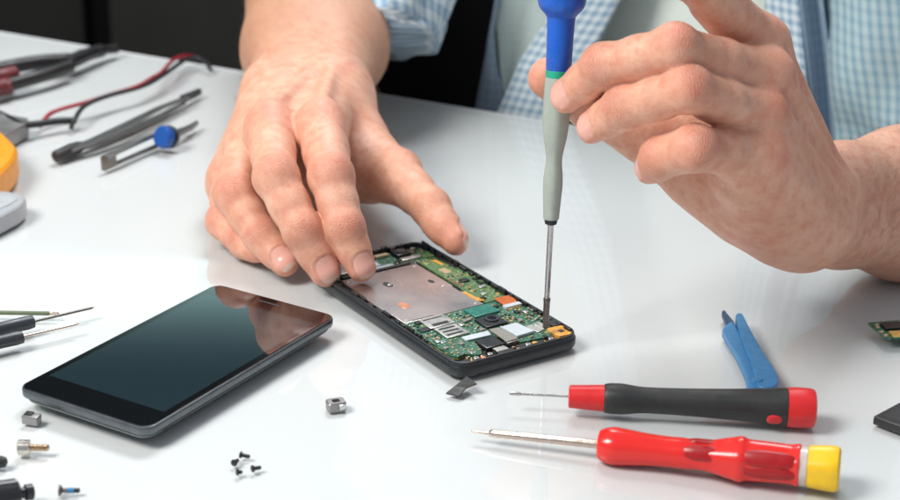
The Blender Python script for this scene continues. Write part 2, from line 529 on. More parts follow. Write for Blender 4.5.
def skin_mesh():
    Vs, Qs, at_ = [], [], {'nail': [], 'edge': [], 'tan': [], 'red': [], 'crease': [], 'axial': []}
    o = 0
    for f, fg, lo, hi, h in (
            (left_sdf, fl, (-.21, .74, -.02), (.06, 1.44, .46), .00095),
            (right_sdf, fr, (.02, .66, -.02), (.48, 1.27, .46), .00095),
            (trunk_sdf, None, MID - np.array([.32, .3, .75]), MID + np.array([.32, .3, .42]), .006)):
        if fg is not None:
            # fine grid only for hand and forearm, coarse for the covered upper arm
            cut = {id(fl): ((-.21, .74, -.02), (.06, 1.30, .17)), id(fr): ((.02, .66, -.02), (.47, 1.06, .21))}[id(fg)]
            V, Q = surface_net(f, cut[0], cut[1], h)
        else:
            V, Q = surface_net(f, lo, hi, h)
        for _ in range(2):
            N, l = grad(f, V)
            d = f(V)
            V = V - N * np.clip(d / np.maximum(l, .3), -.0015, .0015)[:, None]
        # light smoothing keeps the grid from showing
        N, l = grad(f, V)
        if fg is not None:
            nail, edge, red, cm, ca, off = detail(V, N, fg, None)
            V = V + N * off[:, None]
            w_, e_ = (WL, EL) if fg is fl else (WF, ER)
            t_ = np.clip(((V - w_) @ (e_ - w_)) / ((e_ - w_) @ (e_ - w_)) / .35 + .15, 0, 1)
            arm_brown = t_ * t_ * (3 - 2 * t_) * (1.0 if fg is fl else .25)
        else:
            nail = edge = arm_brown = red = cm = ca = np.zeros(len(V))
        for k, a in zip(('nail', 'edge', 'tan', 'red', 'crease', 'axial'), (nail, edge, arm_brown, red, cm, ca)): at_[k].append(a)
        Vs.append(V); Qs.append(Q + o); o += len(V)
        if fg is not None:                                    # covered upper arm down to the shoulder
            e, s, = (EL, SL) if fg is fl else (ER, SR)
            g = (lambda P, e=e, s=s: rc(P, e, s, .042, .05))
            V, Q = surface_net(g, np.minimum(e, s) - .06, np.maximum(e, s) + .06, .004)
            for k in at_: at_[k].append(np.zeros(len(V)))
            Vs.append(V); Qs.append(Q + o); o += len(V)
    V = np.concatenate(Vs); Q = np.concatenate(Qs)
    me = bpy.data.meshes.new('body')
    me.vertices.add(len(V)); me.vertices.foreach_set('co', V.astype(np.float32).ravel())
    me.loops.add(len(Q) * 4); me.loops.foreach_set('vertex_index', Q.astype(np.int32).ravel())
    me.polygons.add(len(Q)); me.polygons.foreach_set('loop_start', np.arange(0, len(Q) * 4, 4, dtype=np.int32))
    me.update(calc_edges=True)
    me.polygons.foreach_set('use_smooth', np.ones(len(Q), bool))
    for k, a in at_.items():
        at = me.attributes.new(k, 'FLOAT', 'POINT')
        at.data.foreach_set('value', np.concatenate(a).astype(np.float32))
    me.validate()
    return me

def skin_material():
    m = bpy.data.materials.new('skin'); m.use_nodes = True
    nt = m.node_tree; b = nt.nodes['Principled BSDF']; L = nt.links.new
    def attr(n):
        a = nt.nodes.new('ShaderNodeAttribute'); a.attribute_name = n; return a.outputs['Fac']
    def noise(s, d=4, r=.6):
        n = nt.nodes.new('ShaderNodeTexNoise'); n.inputs['Scale'].default_value = s; n.inputs['Detail'].default_value = d
        n.inputs['Roughness'].default_value = r
        L(tc.outputs['Object'], n.inputs['Vector']); return n.outputs['Fac']
    def math_(op, a, b_=None):
        n = nt.nodes.new('ShaderNodeMath'); n.operation = op
        for i, x in enumerate((a, b_)):
            if x is None: continue
            if isinstance(x, (int, float)): n.inputs[i].default_value = x
            else: L(x, n.inputs[i])
        return n.outputs[0]
    def ramp(v, a, b_):
        n = nt.nodes.new('ShaderNodeMapRange'); L(v, n.inputs['Value'])
        n.inputs['From Min'].default_value = a; n.inputs['From Max'].default_value = b_; return n.outputs[0]
    def mix(f, a, b_):
        n = nt.nodes.new('ShaderNodeMix'); n.data_type = 'RGBA'
        if isinstance(f, float): n.inputs['Factor'].default_value = f
        else: L(f, n.inputs['Factor'])
        for s, x in (('A', a), ('B', b_)):
            i = [k for k in n.inputs if k.name == s and k.type == 'RGBA'][0]
            if isinstance(x, tuple): i.default_value = (*x, 1)
            else: L(x, i)
        return [k for k in n.outputs if k.type == 'RGBA'][0]
    tc = nt.nodes.new('ShaderNodeTexCoord')
    base = mix(ramp(noise(38, 3), .35, .65), SKIN_A, SKIN_B)
    base = mix(math_('MULTIPLY', ramp(noise(170, 5), .42, .68), .70), base, SKIN_C)
    base = mix(math_('MULTIPLY', ramp(noise(900, 3), .5, .75), .22), base, SKIN_D)
    base = mix(math_('MULTIPLY', ramp(noise(75, 2), .52, .70), .35), base, SKIN_RED)
    base = mix(math_('MULTIPLY', ramp(noise(52, 2), .56, .72), .30), base, (.72, .47, .36))
    base = mix(math_('MULTIPLY', attr('tan'), .78), base, (.47, .245, .150))  # skin turns browner from the wrist towards the elbow
    base = mix(math_('MULTIPLY', attr('red'), .64), base, SKIN_RED)
    # creases over the joints
    ax = attr('axial')
    wob = math_('MULTIPLY', math_('SUBTRACT', noise(260, 3), .5), 5.0)
    ph = math_('MULTIPLY', math_('ADD', ax, wob), 2.6)
    sn = math_('POWER', math_('ABSOLUTE', math_('SINE', ph)), .35)
    cr = math_('MULTIPLY', math_('SUBTRACT', 1.0, sn), attr('crease'))
    base = mix(math_('MULTIPLY', cr, .75), base, SKIN_CREASE)
    base = mix(attr('nail'), base, mix(attr('edge'), SKIN_NAIL, (.80, .62, .50)))
    L(base, b.inputs['Base Color'])
    b.inputs['Subsurface Weight'].default_value = 0.22
    b.inputs['Subsurface Radius'].default_value = (1.0, .32, .16)
    b.inputs['Subsurface Scale'].default_value = .0028
    rg = nt.nodes.new('ShaderNodeMapRange'); L(noise(500, 3), rg.inputs['Value'])
    rg.inputs['To Min'].default_value = .36; rg.inputs['To Max'].default_value = .62
    rn = math_('SUBTRACT', rg.outputs[0], math_('MULTIPLY', attr('nail'), .34))
    L(rn, b.inputs['Roughness'])
    b.inputs['Specular IOR Level'].default_value = .42
    # relief: pores, fine wrinkle lattice, crease lines
    vo = nt.nodes.new('ShaderNodeTexVoronoi'); vo.inputs['Scale'].default_value = 950
    vo.feature = 'DISTANCE_TO_EDGE'; L(tc.outputs['Object'], vo.inputs['Vector'])
    vo2 = nt.nodes.new('ShaderNodeTexVoronoi'); vo2.inputs['Scale'].default_value = 420
    vo2.feature = 'DISTANCE_TO_EDGE'; L(tc.outputs['Object'], vo2.inputs['Vector'])
    hgt = math_('ADD', math_('MULTIPLY', ramp(vo.outputs['Distance'], 0, .25), .22), math_('MULTIPLY', ramp(vo2.outputs['Distance'], 0, .12), .25))
    hgt = math_('ADD', hgt, math_('MULTIPLY', noise(130, 4), .8))
    hgt = math_('MULTIPLY', hgt, math_('SUBTRACT', 1.0, attr('nail')))
    hgt = math_('SUBTRACT', hgt, math_('MULTIPLY', cr, 1.1))
    bp = nt.nodes.new('ShaderNodeBump'); bp.inputs['Strength'].default_value = .6; bp.inputs['Distance'].default_value = .00038
    L(hgt, bp.inputs['Height']); L(bp.outputs[0], b.inputs['Normal'])
    return m
SKIN_A, SKIN_B = (.755, .430, .300), (.68, .345, .230)
SKIN_C, SKIN_D = (.60, .245, .155), (.77, .50, .37)
SKIN_RED, SKIN_CREASE, SKIN_NAIL = (.63, .200, .135), (.30, .09, .05), (.76, .41, .33)
person = empty('person', (float(MID[0]), float(MID[1]), -.45), 0.0,
               'person in open pale blue checked shirt gripping a blue screwdriver and steadying a phone', 'person')
body_me = skin_mesh(); body_me.materials.append(skin_material())
body = bpy.data.objects.new('body', body_me); COL.objects.link(body); put(body, person)

# fine hairs on both forearms
def arm_hair():
    V = np.zeros(len(body_me.vertices) * 3, np.float32); body_me.vertices.foreach_get('co', V); V = V.reshape(-1, 3)
    Nn = np.zeros(len(V) * 3, np.float32); body_me.vertices.foreach_get('normal', Nn); Nn = Nn.reshape(-1, 3)
    r_ = np.random.default_rng(3)
    mb = MB()
    for W_, E_, cnt, lo, hi in ((WL, EL, 800, -.05, .9), (WF, ER, 1000, -.05, .6)):
        ax = E_ - W_; L_ = np.linalg.norm(ax); ax = ax / L_
        t = (V - W_) @ ax / L_
        d = np.linalg.norm(V - W_ - np.outer((V - W_) @ ax, ax), axis=1)
        idx = np.where((t > lo) & (t < hi) & (d < .065) & (Nn[:, 2] > -.25))[0]
        for i in r_.choice(idx, cnt):
            p = V[i].astype(float); n = Nn[i].astype(float)
            dr = -ax * .75 + np.cross(ax, n) * r_.uniform(.2, .9); dr = dr - n * (dr @ n); dr = dr / np.linalg.norm(dr)
            l = r_.uniform(.005, .013)
            pts = [p - n * .0003, p + dr * l * .35 + n * l * .16, p + dr * l * .7 + n * l * .20, p + dr * l + n * l * .12]
            mb.tube(pts, [.000045, .00004, .00003, .000008], 3)
    o = mb.build('arm_hair', mat('light_brown_hair', (.16, .085, .045), .45), None, sharp=None)
    return put(o, person)
arm_hair()
# ------------------------------------------------------------------ table, floor, dark backdrop
def bumpy_plane(m, dist): pass
m_table = mat('white_undercoat', (.662, .670, .680), .5, spec=.2, var=.010, vscale=14)
def glass_mat(name, tint, r0, gloss):
    m = bpy.data.materials.new(name); m.use_nodes = True
    nt = m.node_tree; nt.nodes.remove(nt.nodes['Principled BSDF']); L = nt.links.new
    tr = nt.nodes.new('ShaderNodeBsdfTransparent'); tr.inputs[0].default_value = (*tint, 1)
    gl = nt.nodes.new('ShaderNodeBsdfGlossy'); gl.inputs['Roughness'].default_value = gloss
    tc = nt.nodes.new('ShaderNodeTexCoord'); no = nt.nodes.new('ShaderNodeTexNoise'); no.inputs['Scale'].default_value = 25; no.inputs['Detail'].default_value = 8
    L(tc.outputs['Object'], no.inputs['Vector'])
    mr = nt.nodes.new('ShaderNodeMapRange'); mr.inputs['To Min'].default_value = gloss * .5; mr.inputs['To Max'].default_value = gloss * 1.6
    L(no.outputs['Fac'], mr.inputs['Value']); L(mr.outputs[0], gl.inputs['Roughness'])
    lw = nt.nodes.new('ShaderNodeLayerWeight'); pw = nt.nodes.new('ShaderNodeMath'); pw.operation = 'POWER'; pw.inputs[1].default_value = 5
    L(lw.outputs['Facing'], pw.inputs[0])
    ma = nt.nodes.new('ShaderNodeMath'); ma.operation = 'MULTIPLY_ADD'; ma.inputs[1].default_value = 1 - r0; ma.inputs[2].default_value = r0
    L(pw.outputs[0], ma.inputs[0])
    mx = nt.nodes.new('ShaderNodeMixShader'); L(ma.outputs[0], mx.inputs[0]); L(tr.outputs[0], mx.inputs[1]); L(gl.outputs[0], mx.inputs[2])
    L(mx.outputs[0], nt.nodes['Material Output'].inputs[0]); return m
m_gtop = glass_mat('clear_glass_surface', (.975, .99, .98), .075, .045)
m_gbot = glass_mat('clear_glass_underside', (1, 1, 1), 0, .05)
lk = m_gbot.node_tree; lk.links.new([n for n in lk.nodes if n.type == 'BSDF_TRANSPARENT'][0].outputs[0], lk.nodes['Material Output'].inputs[0])
A0 = np.array([.0589, 1.0949, 0.0])
mb = MB()
q = [A0 + EDG * -1.0, A0 + EDG * -1.0 + NRM * 1.4, A0 + EDG * 1.0 + NRM * 1.4, A0 + EDG * 1.0]
ce = sum(q) / 4
table = empty('table', (float(ce[0]), float(ce[1]), -.74), 0, 'white table with a glossy glass top that all the tools and phones lie on', 'table')
mb.prism([(p[0], p[1]) for p in [p - (ce - p) / np.linalg.norm(ce - p) * .012 for p in q]], -.026, -.0013, .0008, 3)
put(mb.build('tabletop', m_table), table)
q2 = [p + (ce - p) / np.linalg.norm(ce - p) * .0004 for p in q]
vs = [(p[0], p[1], z) for z in (-.0011, -.0002) for p in q2]
if (np.cross(q2[1] - q2[0], q2[2] - q2[1]))[2] < 0: vs = vs[3::-1] + vs[:3:-1]
gm_ = MB().add(vs, [(4, 5, 6, 7), (0, 1, 5, 4), (1, 2, 6, 5), (2, 3, 7, 6), (3, 0, 4, 7)], 0, False).add(vs[:4], [(3, 2, 1, 0)], 1, False)
put(gm_.build('glass_top', [m_gtop, m_gbot], None, sharp=None), table)
m_leg = mat('leg_steel', (.12, .12, .12), .4, 1.0)
for p in q:
    c = p + (ce - p) * .12
    put(MB().box((c[0], c[1], -.383), (.05, .05, .713), math.atan2(EDG[1], EDG[0]), .003).build('leg', m_leg), table)

m_floor = mat('dark_floor', (.015, .014, .014), .55, vscale=6, var=.2)
fl_o = MB().prism([(-6, -3), (6, -3), (6, 6), (-6, 6)], -.80, -.7402).build('floor', m_floor); tag(fl_o, kind='structure')
m_wall = mat('black_wall', (.006, .006, .006), .8, spec=.1, vscale=5)
m_pale = mat('grey_green_wall', (.045, .058, .058), .8, spec=.1, vscale=5)  # unseen upper wall, added to block world light and carry the reflected glow
wl = MB().prism([(-3.5, 2.3), (3.5, 2.3), (3.5, 2.36), (-3.5, 2.36)], -.7398, .44).prism([(-3.5, 2.302), (3.5, 2.302), (3.5, 2.358), (-3.5, 2.358)], .4402, 2.6, mi=1).build('wall', [m_wall, m_pale]); tag(wl, kind='structure')
m_cab1 = mat('cabinet_lacquer_dark', (.016, .016, .0145), .6, spec=.2, vscale=9, var=.15)
m_cab2 = mat('cabinet_lacquer_grey', (.027, .028, .024), .6, spec=.2, vscale=9, var=.15)
cab = empty('cabinet', (-.55, 2.02, -.7398), 0, 'dark grey cabinet with a narrow black gap between its two doors', 'cabinet')
def xat(px, Y): return float(aty(px, 20, Y)[0])
x0, x1, x2, x3 = xat(-260, 1.9), xat(84, 1.9), xat(111, 1.9), xat(335, 1.9)
put(MB().box(((x0 + x3) / 2, 2.06, -.145), (x3 - x0 - .02, .28, 1.17), 0, .004).build('carcass', m_wall), cab)
put(MB().box(((x0 + x1) / 2, 1.905, -.145), (x1 - x0, .022, 1.15), 0, .002).build('door', m_cab1), cab)
put(MB().box(((x2 + x3) / 2, 1.905, -.145), (x3 - x2, .022, 1.15), 0, .002).build('door', m_cab2), cab)

# ------------------------------------------------------------------ the clothes
def onp(px, py, g):                   # pixel -> (along the table edge, height) on the plane g metres behind the table edge
    r = ray(px, py); n = -NRM
    t = ((A0 + n * g - EYE) @ n) / (r @ n)
    p = EYE + r * t
    return float((p - A0) @ EDG), float(p[2])
def W3(s, g, z): return A0 + EDG * s - NRM * g + np.array([0, 0, z])
def cloth_mat(name, light, blue, period, wid_, amt, plain=False):
    m = bpy.data.materials.new(name); m.use_nodes = True
    nt = m.node_tree; b = nt.nodes['Principled BSDF']; L = nt.links.new
    b.inputs['Roughness'].default_value = .85; b.inputs['Specular IOR Level'].default_value = .2
    b.inputs['Sheen Weight'].default_value = .15
    uv = nt.nodes.new('ShaderNodeUVMap'); sp = nt.nodes.new('ShaderNodeSeparateXYZ'); L(uv.outputs[0], sp.inputs[0])
    tc = nt.nodes.new('ShaderNodeTexCoord')
    def M_(op, a, b_=None, c=None):
        n = nt.nodes.new('ShaderNodeMath'); n.operation = op
        for i, x in enumerate((a, b_, c)):
            if x is None: continue
            if isinstance(x, (int, float)): n.inputs[i].default_value = x
            else: L(x, n.inputs[i])
        return n.outputs[0]
    no = nt.nodes.new('ShaderNodeTexNoise'); no.inputs['Scale'].default_value = 60; no.inputs['Detail'].default_value = 5
    L(tc.outputs['Object'], no.inputs['Vector'])
    def col(c):
        n = nt.nodes.new('ShaderNodeRGB'); n.outputs[0].default_value = (*c, 1); return n.outputs[0]
    def mix(f, a, c):
        n = nt.nodes.new('ShaderNodeMix'); n.data_type = 'RGBA'; L(f, n.inputs['Factor'])
        i = [k for k in n.inputs if k.type == 'RGBA']; L(a, i[0]); L(c, i[1])
        return [k for k in n.outputs if k.type == 'RGBA'][0]
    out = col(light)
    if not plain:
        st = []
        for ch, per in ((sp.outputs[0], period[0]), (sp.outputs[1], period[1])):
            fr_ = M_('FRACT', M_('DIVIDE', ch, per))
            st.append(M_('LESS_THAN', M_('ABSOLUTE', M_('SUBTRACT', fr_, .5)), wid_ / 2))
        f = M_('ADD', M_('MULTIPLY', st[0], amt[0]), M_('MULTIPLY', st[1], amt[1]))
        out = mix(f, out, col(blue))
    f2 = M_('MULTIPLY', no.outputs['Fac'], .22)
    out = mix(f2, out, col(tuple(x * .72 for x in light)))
    L(out, b.inputs['Base Color'])
    n3 = nt.nodes.new('ShaderNodeTexNoise'); n3.inputs['Scale'].default_value = 900; L(tc.outputs['Object'], n3.inputs['Vector'])
    bp = nt.nodes.new('ShaderNodeBump'); bp.inputs['Strength'].default_value = .5; bp.inputs['Distance'].default_value = .0005
    L(n3.outputs['Fac'], bp.inputs['Height']); L(bp.outputs[0], b.inputs['Normal'])
    return m
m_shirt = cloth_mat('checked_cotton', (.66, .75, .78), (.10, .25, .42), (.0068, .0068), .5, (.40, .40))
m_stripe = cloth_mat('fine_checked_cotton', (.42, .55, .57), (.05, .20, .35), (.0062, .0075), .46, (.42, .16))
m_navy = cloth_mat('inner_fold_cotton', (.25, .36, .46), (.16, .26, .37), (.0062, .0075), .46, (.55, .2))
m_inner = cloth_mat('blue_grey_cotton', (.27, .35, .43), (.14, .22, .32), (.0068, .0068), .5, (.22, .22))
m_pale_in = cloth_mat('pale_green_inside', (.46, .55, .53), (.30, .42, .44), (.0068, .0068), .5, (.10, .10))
m_tee = cloth_mat('pale_jersey', (.70, .77, .71), (.5, .5, .5), (.01, .01), .5, (.2, .2), plain=True)

def sheet(mb_uv, rows, ns, fold, mi, thick=.0016):
    """rows: list of (z, [(s, g), ...] polyline); a cloth panel with folds, uv in metres"""
    vs, uvs = [], []
    for (z, pl) in rows:
        pl = np.array(pl, float)
        d = np.r_[0, np.cumsum(np.linalg.norm(np.diff(pl, axis=0), axis=1))]
        for k in range(ns):
            t = d[-1] * k / (ns - 1)
            s = np.interp(t, d, pl[:, 0]); g = np.interp(t, d, pl[:, 1])
            g += fold(k / (ns - 1), z)
            vs.append(W3(s, g, z)); uvs.append((t, z))
    fs = []
    for i in range(len(rows) - 1):
        for k in range(ns - 1):
            fs.append((i * ns + k, i * ns + k + 1, (i + 1) * ns + k + 1, (i + 1) * ns + k))
    o = len(mb_uv.v)
    mb_uv.add(vs, fs, mi)
    mb_uv.uv = getattr(mb_uv, 'uv', []) + uvs
def build_cloth(mb_, name, mats, parent, thick=.0018):
    o = mb_.build(name, mats, None, sharp=None)
    ul = o.data.uv_layers.new(name='UVMap')
    li = np.zeros(len(o.data.loops), np.int32); o.data.loops.foreach_get('vertex_index', li)
    ul.data.foreach_set('uv', np.array(mb_.uv, np.float32)[li].ravel())
    md = o.modifiers.new('thickness', 'SOLIDIFY'); md.thickness = thick; md.offset = 0
    put(o, parent); return o

ZR = np.linspace(-.22, .27, 50)
def edge_curve(pix, g):
    a = np.array(sorted([onp(x, y, g)[::-1] for x, y in pix]))
    return lambda z: float(np.interp(z, a[:, 0], a[:, 1]) if a[0, 0] <= z <= a[-1, 0] else
                           (a[0, 1] + (z - a[0, 0]) * (a[1, 1] - a[0, 1]) / (a[1, 0] - a[0, 0]) * .3 if z < a[0, 0] else
                            a[-1, 1] + (z - a[-1, 0]) * (a[-1, 1] - a[-2, 1]) / (a[-1, 0] - a[-2, 0]) * .6))
eL = edge_curve([(474, 108), (481, 70), (493, 20), (500, -30)], .035)
eK = edge_curve([(509, 118), (498, 70), (493.5, 24), (500.5, -20)], .036)
eM = edge_curve([(497, 115), (520, 60), (560, 0), (580, -40)], .030)
eR = edge_curve([(560, 130), (574, 85), (600, 35), (622, -10)], .026)
tL = edge_curve([(505, 110), (505, 0)], .085)
rL = edge_curve([(778, 170), (772, 90), (766, 30), (764, -20)], .05)
rF = edge_curve([(815, 170), (808, 80), (800, 0), (798, -20)], .045)
rG = edge_curve([(838, 170), (832, 80), (822, 0), (820, -20)], .045)
sh = MB()
# hanging front flap: inner side facing sideways, then the folded front edge with fine checks
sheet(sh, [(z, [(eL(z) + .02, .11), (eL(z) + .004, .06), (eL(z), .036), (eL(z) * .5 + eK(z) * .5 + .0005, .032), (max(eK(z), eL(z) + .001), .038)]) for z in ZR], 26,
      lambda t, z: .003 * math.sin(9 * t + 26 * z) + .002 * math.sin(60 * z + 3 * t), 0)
sheet(sh, [(z, [(max(eK(z), eL(z) + .001), .038), (eM(z) * .5 + eK(z) * .5, .046), (eM(z) + .006, .036)]) for z in ZR], 20,
      lambda t, z: .002 * math.sin(30 * z + 3 * t), 4)
sheet(sh, [(z, [(eM(z), .030), (eM(z) * .6 + eR(z) * .4, .026), (eR(z), .032), (eR(z) - .006, .042)]) for z in ZR], 20,
      lambda t, z: .002 * math.sin(5 * t + 22 * z), 1)
# the other front: light edge, dark folded inside strip, checked side
sheet(sh, [(z, [(rL(z) + .004, .060), (rL(z), .050), (rF(z), .040)]) for z in ZR], 12, lambda t, z: .002 * math.sin(20 * z), 1)
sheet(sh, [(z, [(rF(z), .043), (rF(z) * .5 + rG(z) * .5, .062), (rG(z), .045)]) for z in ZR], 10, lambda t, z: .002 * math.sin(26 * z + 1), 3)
sheet(sh, [(z, [(rG(z), .042), (rG(z) + .03, .034), (rG(z) + .08, .045), (rG(z) + .125, .10), (rG(z) + .135, .20), (rG(z) + .08, .30), (.12, .33), (-.02, .30), (-.055, .20), (eL(z) + .02, .11)]) for z in ZR], 90,
      lambda t, z: .009 * math.sin(46 * t + 24 * z + 2 * math.sin(40 * z)) * math.exp(-((t - .10) / .2) ** 2) + .004 * math.sin(90 * t - 50 * z), 2)
def sleeve(axis, radii, folds, mi_out):
    """cloth tube along an arm; axis points, radii, hem rolled up"""
    n = 72; vs, uvs, fs = [], [], []
    P = [np.array(p, float) for p in axis]
    for i, p in enumerate(P):
        t = P[min(i + 1, len(P) - 1)] - P[max(i - 1, 0)]; t /= np.linalg.norm(t)
        x = np.cross(t, [0.3, 1, 0.2]); x /= np.linalg.norm(x); y = np.cross(t, x)
        for k in range(n + 1):
            a = 2 * math.pi * k / n
            rr = radii[i] * (1 + folds * (math.sin(3 * a + i * .9) * .5 + math.sin(7 * a - i * .6) * .3 + math.sin(12 * a + i * 1.7) * .2))
            vs.append(p + (x * math.cos(a) + y * math.sin(a)) * rr); uvs.append((a * radii[i], i * .008))
    for i in range(len(P) - 1):
        for k in range(n):
            fs.append((i * (n + 1) + k, i * (n + 1) + k + 1, (i + 1) * (n + 1) + k + 1, (i + 1) * (n + 1) + k))
    mb_ = MB(); mb_.uv = uvs; mb_.add(vs, fs, 0)
    build_cloth(mb_, 'sleeve', [m_shirt], person)
def lerp(a, b, t): return np.asarray(a) * (1 - t) + np.asarray(b) * t
CUF = aty(386, 11, 1.105)
for (c0, c1, fo) in ((CUF, SL, .17), (lerp(ER, SR, .25), SR, .10)):
    ax = [lerp(c0, c1, t) for t in (-.03, -.05, -.04, 0, .05, .10, .13, .14, .13, .12)] + [lerp(c0, c1, t) for t in np.linspace(.16, 1.05, 26)]
    rd = [.030, .034, .037, .039, .041, .043, .044, .042, .041, .040] if fo > .12 else [.052, .058, .063, .066, .067, .066, .065, .062, .060, .058]
    rd = rd + list(np.linspace(rd[6] * 1.04, .088, 26))
    sleeve(ax, rd, fo, 0)
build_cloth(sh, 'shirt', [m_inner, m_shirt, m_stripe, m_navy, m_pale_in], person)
te = MB()
sheet(te, [(z, [(-.05, .20), (-.03, .11), (.0, .082), (.06, .066), (.12, .066), (.18, .078), (.22, .11), (.25, .20)]) for z in ZR], 60,
      lambda t, z: .003 * math.sin(22 * t + 18 * z) + .002 * math.sin(45 * z + 8 * t), 0)
build_cloth(te, 't_shirt', [m_tee], person)
hair = MB()
hc = MID + np.array([0, 0, .235]) + NRM * .05
vs, fs = [], []
for i in range(15):
    th = math.pi * .62 * i / 14
    for k in range(40):
        a = 2 * math.pi * k / 40
        d = EDG * math.sin(th) * math.cos(a) * .092 - NRM * (math.sin(th) * math.sin(a) * .108) + np.array([0, 0, math.cos(th) * .105])
        front = max(0.0, -math.sin(a)) * math.sin(th)
        lift = .03 * max(0, front - .35)
        vs.append(hc + np.array([0, 0, .03 + lift]) + d * (1 + .03 * math.sin(9 * a + 5 * th)) - NRM * (.02 * front))
for i in range(14):
    for k in range(40):
        fs.append((i * 40 + k, (i + 1) * 40 + k, (i + 1) * 40 + (k + 1) % 40, i * 40 + (k + 1) % 40))
hair.add(vs, fs)
put(hair.build('hair', mat('brown_hair', (.035, .022, .014), .6, bump=.8, bscale=300), None, sharp=None), person)
# ------------------------------------------------------------------ the opened phone
def loft(mb_, loops, mi=0, cap0=True, cap1=True, smooth=True):
    n = len(loops[0]); vs = [p for l in loops for p in l]; fs = []
    for i in range(len(loops) - 1):
        for k in range(n):
            fs.append((i * n + k, i * n + (k + 1) % n, (i + 1) * n + (k + 1) % n, (i + 1) * n + k))
    q = len(fs)
    if cap0: fs.append(tuple(reversed(range(n))))
    if cap1: fs.append(tuple((len(loops) - 1) * n + k for k in range(n)))
    o = len(mb_.s); mb_.add(vs, fs, mi, smooth)
    for i in range(q, len(fs)): mb_.s[o + i] = False
def rl(w, h, r, z, n=8): return [(x, y, z) for x, y in rrect(0, 0, w, h, r, n)]

m_case = mat('phone_case_black', (.015, .018, .021), .32, spec=.5, bump=.15, bscale=2500)
m_blk = mat('matt_black_plastic', (.010, .010, .011), .5, bump=.2, bscale=2000)
m_blk2 = mat('black_epoxy', (.016, .016, .018), .28)
m_shield = mat('brushed_shield', (.48, .42, .40), .30, .88, rvar=.10, vscale=90, bump=.10, bscale=700)
m_tin = mat('tin_plate', (.62, .60, .56), .34, 1.0, vscale=700)
m_cop = mat('copper', (.72, .33, .20), .35, .8, vscale=600)
m_gold = mat('gold_contact', (.80, .52, .16), .32, .8, vscale=900)
m_pcb = mat('solder_mask_green', (.022, .125, .068), .32, spec=.6, var=.35, vscale=700, bump=.5, bscale=1600)
def etch(m, pad, dark, sc):
    # solder pads, vias and traces printed on the board
    nt = m.node_tree; b = nt.nodes['Principled BSDF']; L = nt.links.new
    src = b.inputs['Base Color'].links[0].from_socket
    tc = nt.nodes.new('ShaderNodeTexCoord')
    def mixc(f, a, c):
        n = nt.nodes.new('ShaderNodeMix'); n.data_type = 'RGBA'; L(f, n.inputs['Factor'])
        i = [k for k in n.inputs if k.type == 'RGBA']; L(a, i[0]); i[1].default_value = (*c, 1)
        return [k for k in n.outputs if k.type == 'RGBA'][0]
    def cmp_(v, th, op='LESS_THAN'):
        n = nt.nodes.new('ShaderNodeMath'); n.operation = op; L(v, n.inputs[0]); n.inputs[1].default_value = th; return n.outputs[0]
    v1 = nt.nodes.new('ShaderNodeTexVoronoi'); v1.inputs['Scale'].default_value = sc; v1.distance = 'CHEBYCHEV'
    v2 = nt.nodes.new('ShaderNodeTexVoronoi'); v2.inputs['Scale'].default_value = sc * .55; v2.distance = 'CHEBYCHEV'
    bk = nt.nodes.new('ShaderNodeTexBrick'); bk.inputs['Scale'].default_value = sc * .5; bk.inputs['Mortar Size'].default_value = .035
    for n in (v1, v2, bk): L(tc.outputs['Object'], n.inputs['Vector'])
    out = mixc(cmp_(v2.outputs['Distance'], .22), src, dark)
    tr = mixc(bk.outputs['Fac'], out, tuple(x * 2.0 for x in dark)) if False else out
    out = mixc(cmp_(v1.outputs['Distance'], .17), tr, pad)
    L(out, b.inputs['Base Color']); return m
etch(m_pcb, (.55, .53, .42), (.008, .045, .028), 620)
m_pcb2 = mat('solder_mask_light_green', (.075, .165, .060), .36, spec=.6, var=.25, vscale=500, bump=.4, bscale=1200)
m_teal = mat('teal_shield', (.02, .17, .13), .30, spec=.6, var=.3, vscale=800)
m_edge = mat('board_edge', (.55, .42, .06), .5, vscale=900, var=.3)
m_flex = mat('orange_flex', (.52, .11, .014), .35, var=.2, vscale=500)
m_flex2 = mat('amber_flex', (.72, .33, .05), .35, var=.3, vscale=800)
m_white = mat('white_sticker', (.50, .55, .59), .5)
m_grey = mat('grey_ribbon', (.24, .23, .20), .4, var=.2, vscale=900)
m_tan = mat('ceramic_tan', (.42, .30, .17), .45, vscale=1500)
m_brn = mat('ceramic_brown', (.16, .08, .05), .45)
m_sil = mat('solder_silver', (.72, .72, .70), .3, 1.0)

pb = empty('disassembled_phone', (-.0054, .7701, 0), -.9843,
           'opened phone without its cover, showing green circuit boards and a grey battery plate', 'phone')
k = .001
Lb, Wb = .1425, .071
mb = MB()
loops = [rl(Lb - .006, Wb - .006, .006, .0003), rl(Lb - .0016, Wb - .0016, .0078, .0012), rl(Lb, Wb, .0085, .0028), rl(Lb, Wb, .0085, .0058),
         rl(Lb - .0005, Wb - .0005, .0083, .0062), rl(Lb - .0012, Wb - .0012, .008, .0063), rl(Lb - .0013, Wb - .0013, .008, .0079),
         rl(Lb - .0018, Wb - .0018, .0077, .0084), rl(Lb - .0034, Wb - .0034, .007, .0085), rl(Lb - .0042, Wb - .0042, .0066, .0081), rl(Lb - .0044, Wb - .0044, .0065, .0046)]
loft(mb, loops)
mb.build('case', m_case, pb, sharp=.7)
# inner black ledge
mb = MB(); mb.prism(rrect(0, 0, Lb - .0046, Wb - .0046, .0062, 6), .0046, .0055, .0002)
mb.build('inner_tray', m_blk, pb)

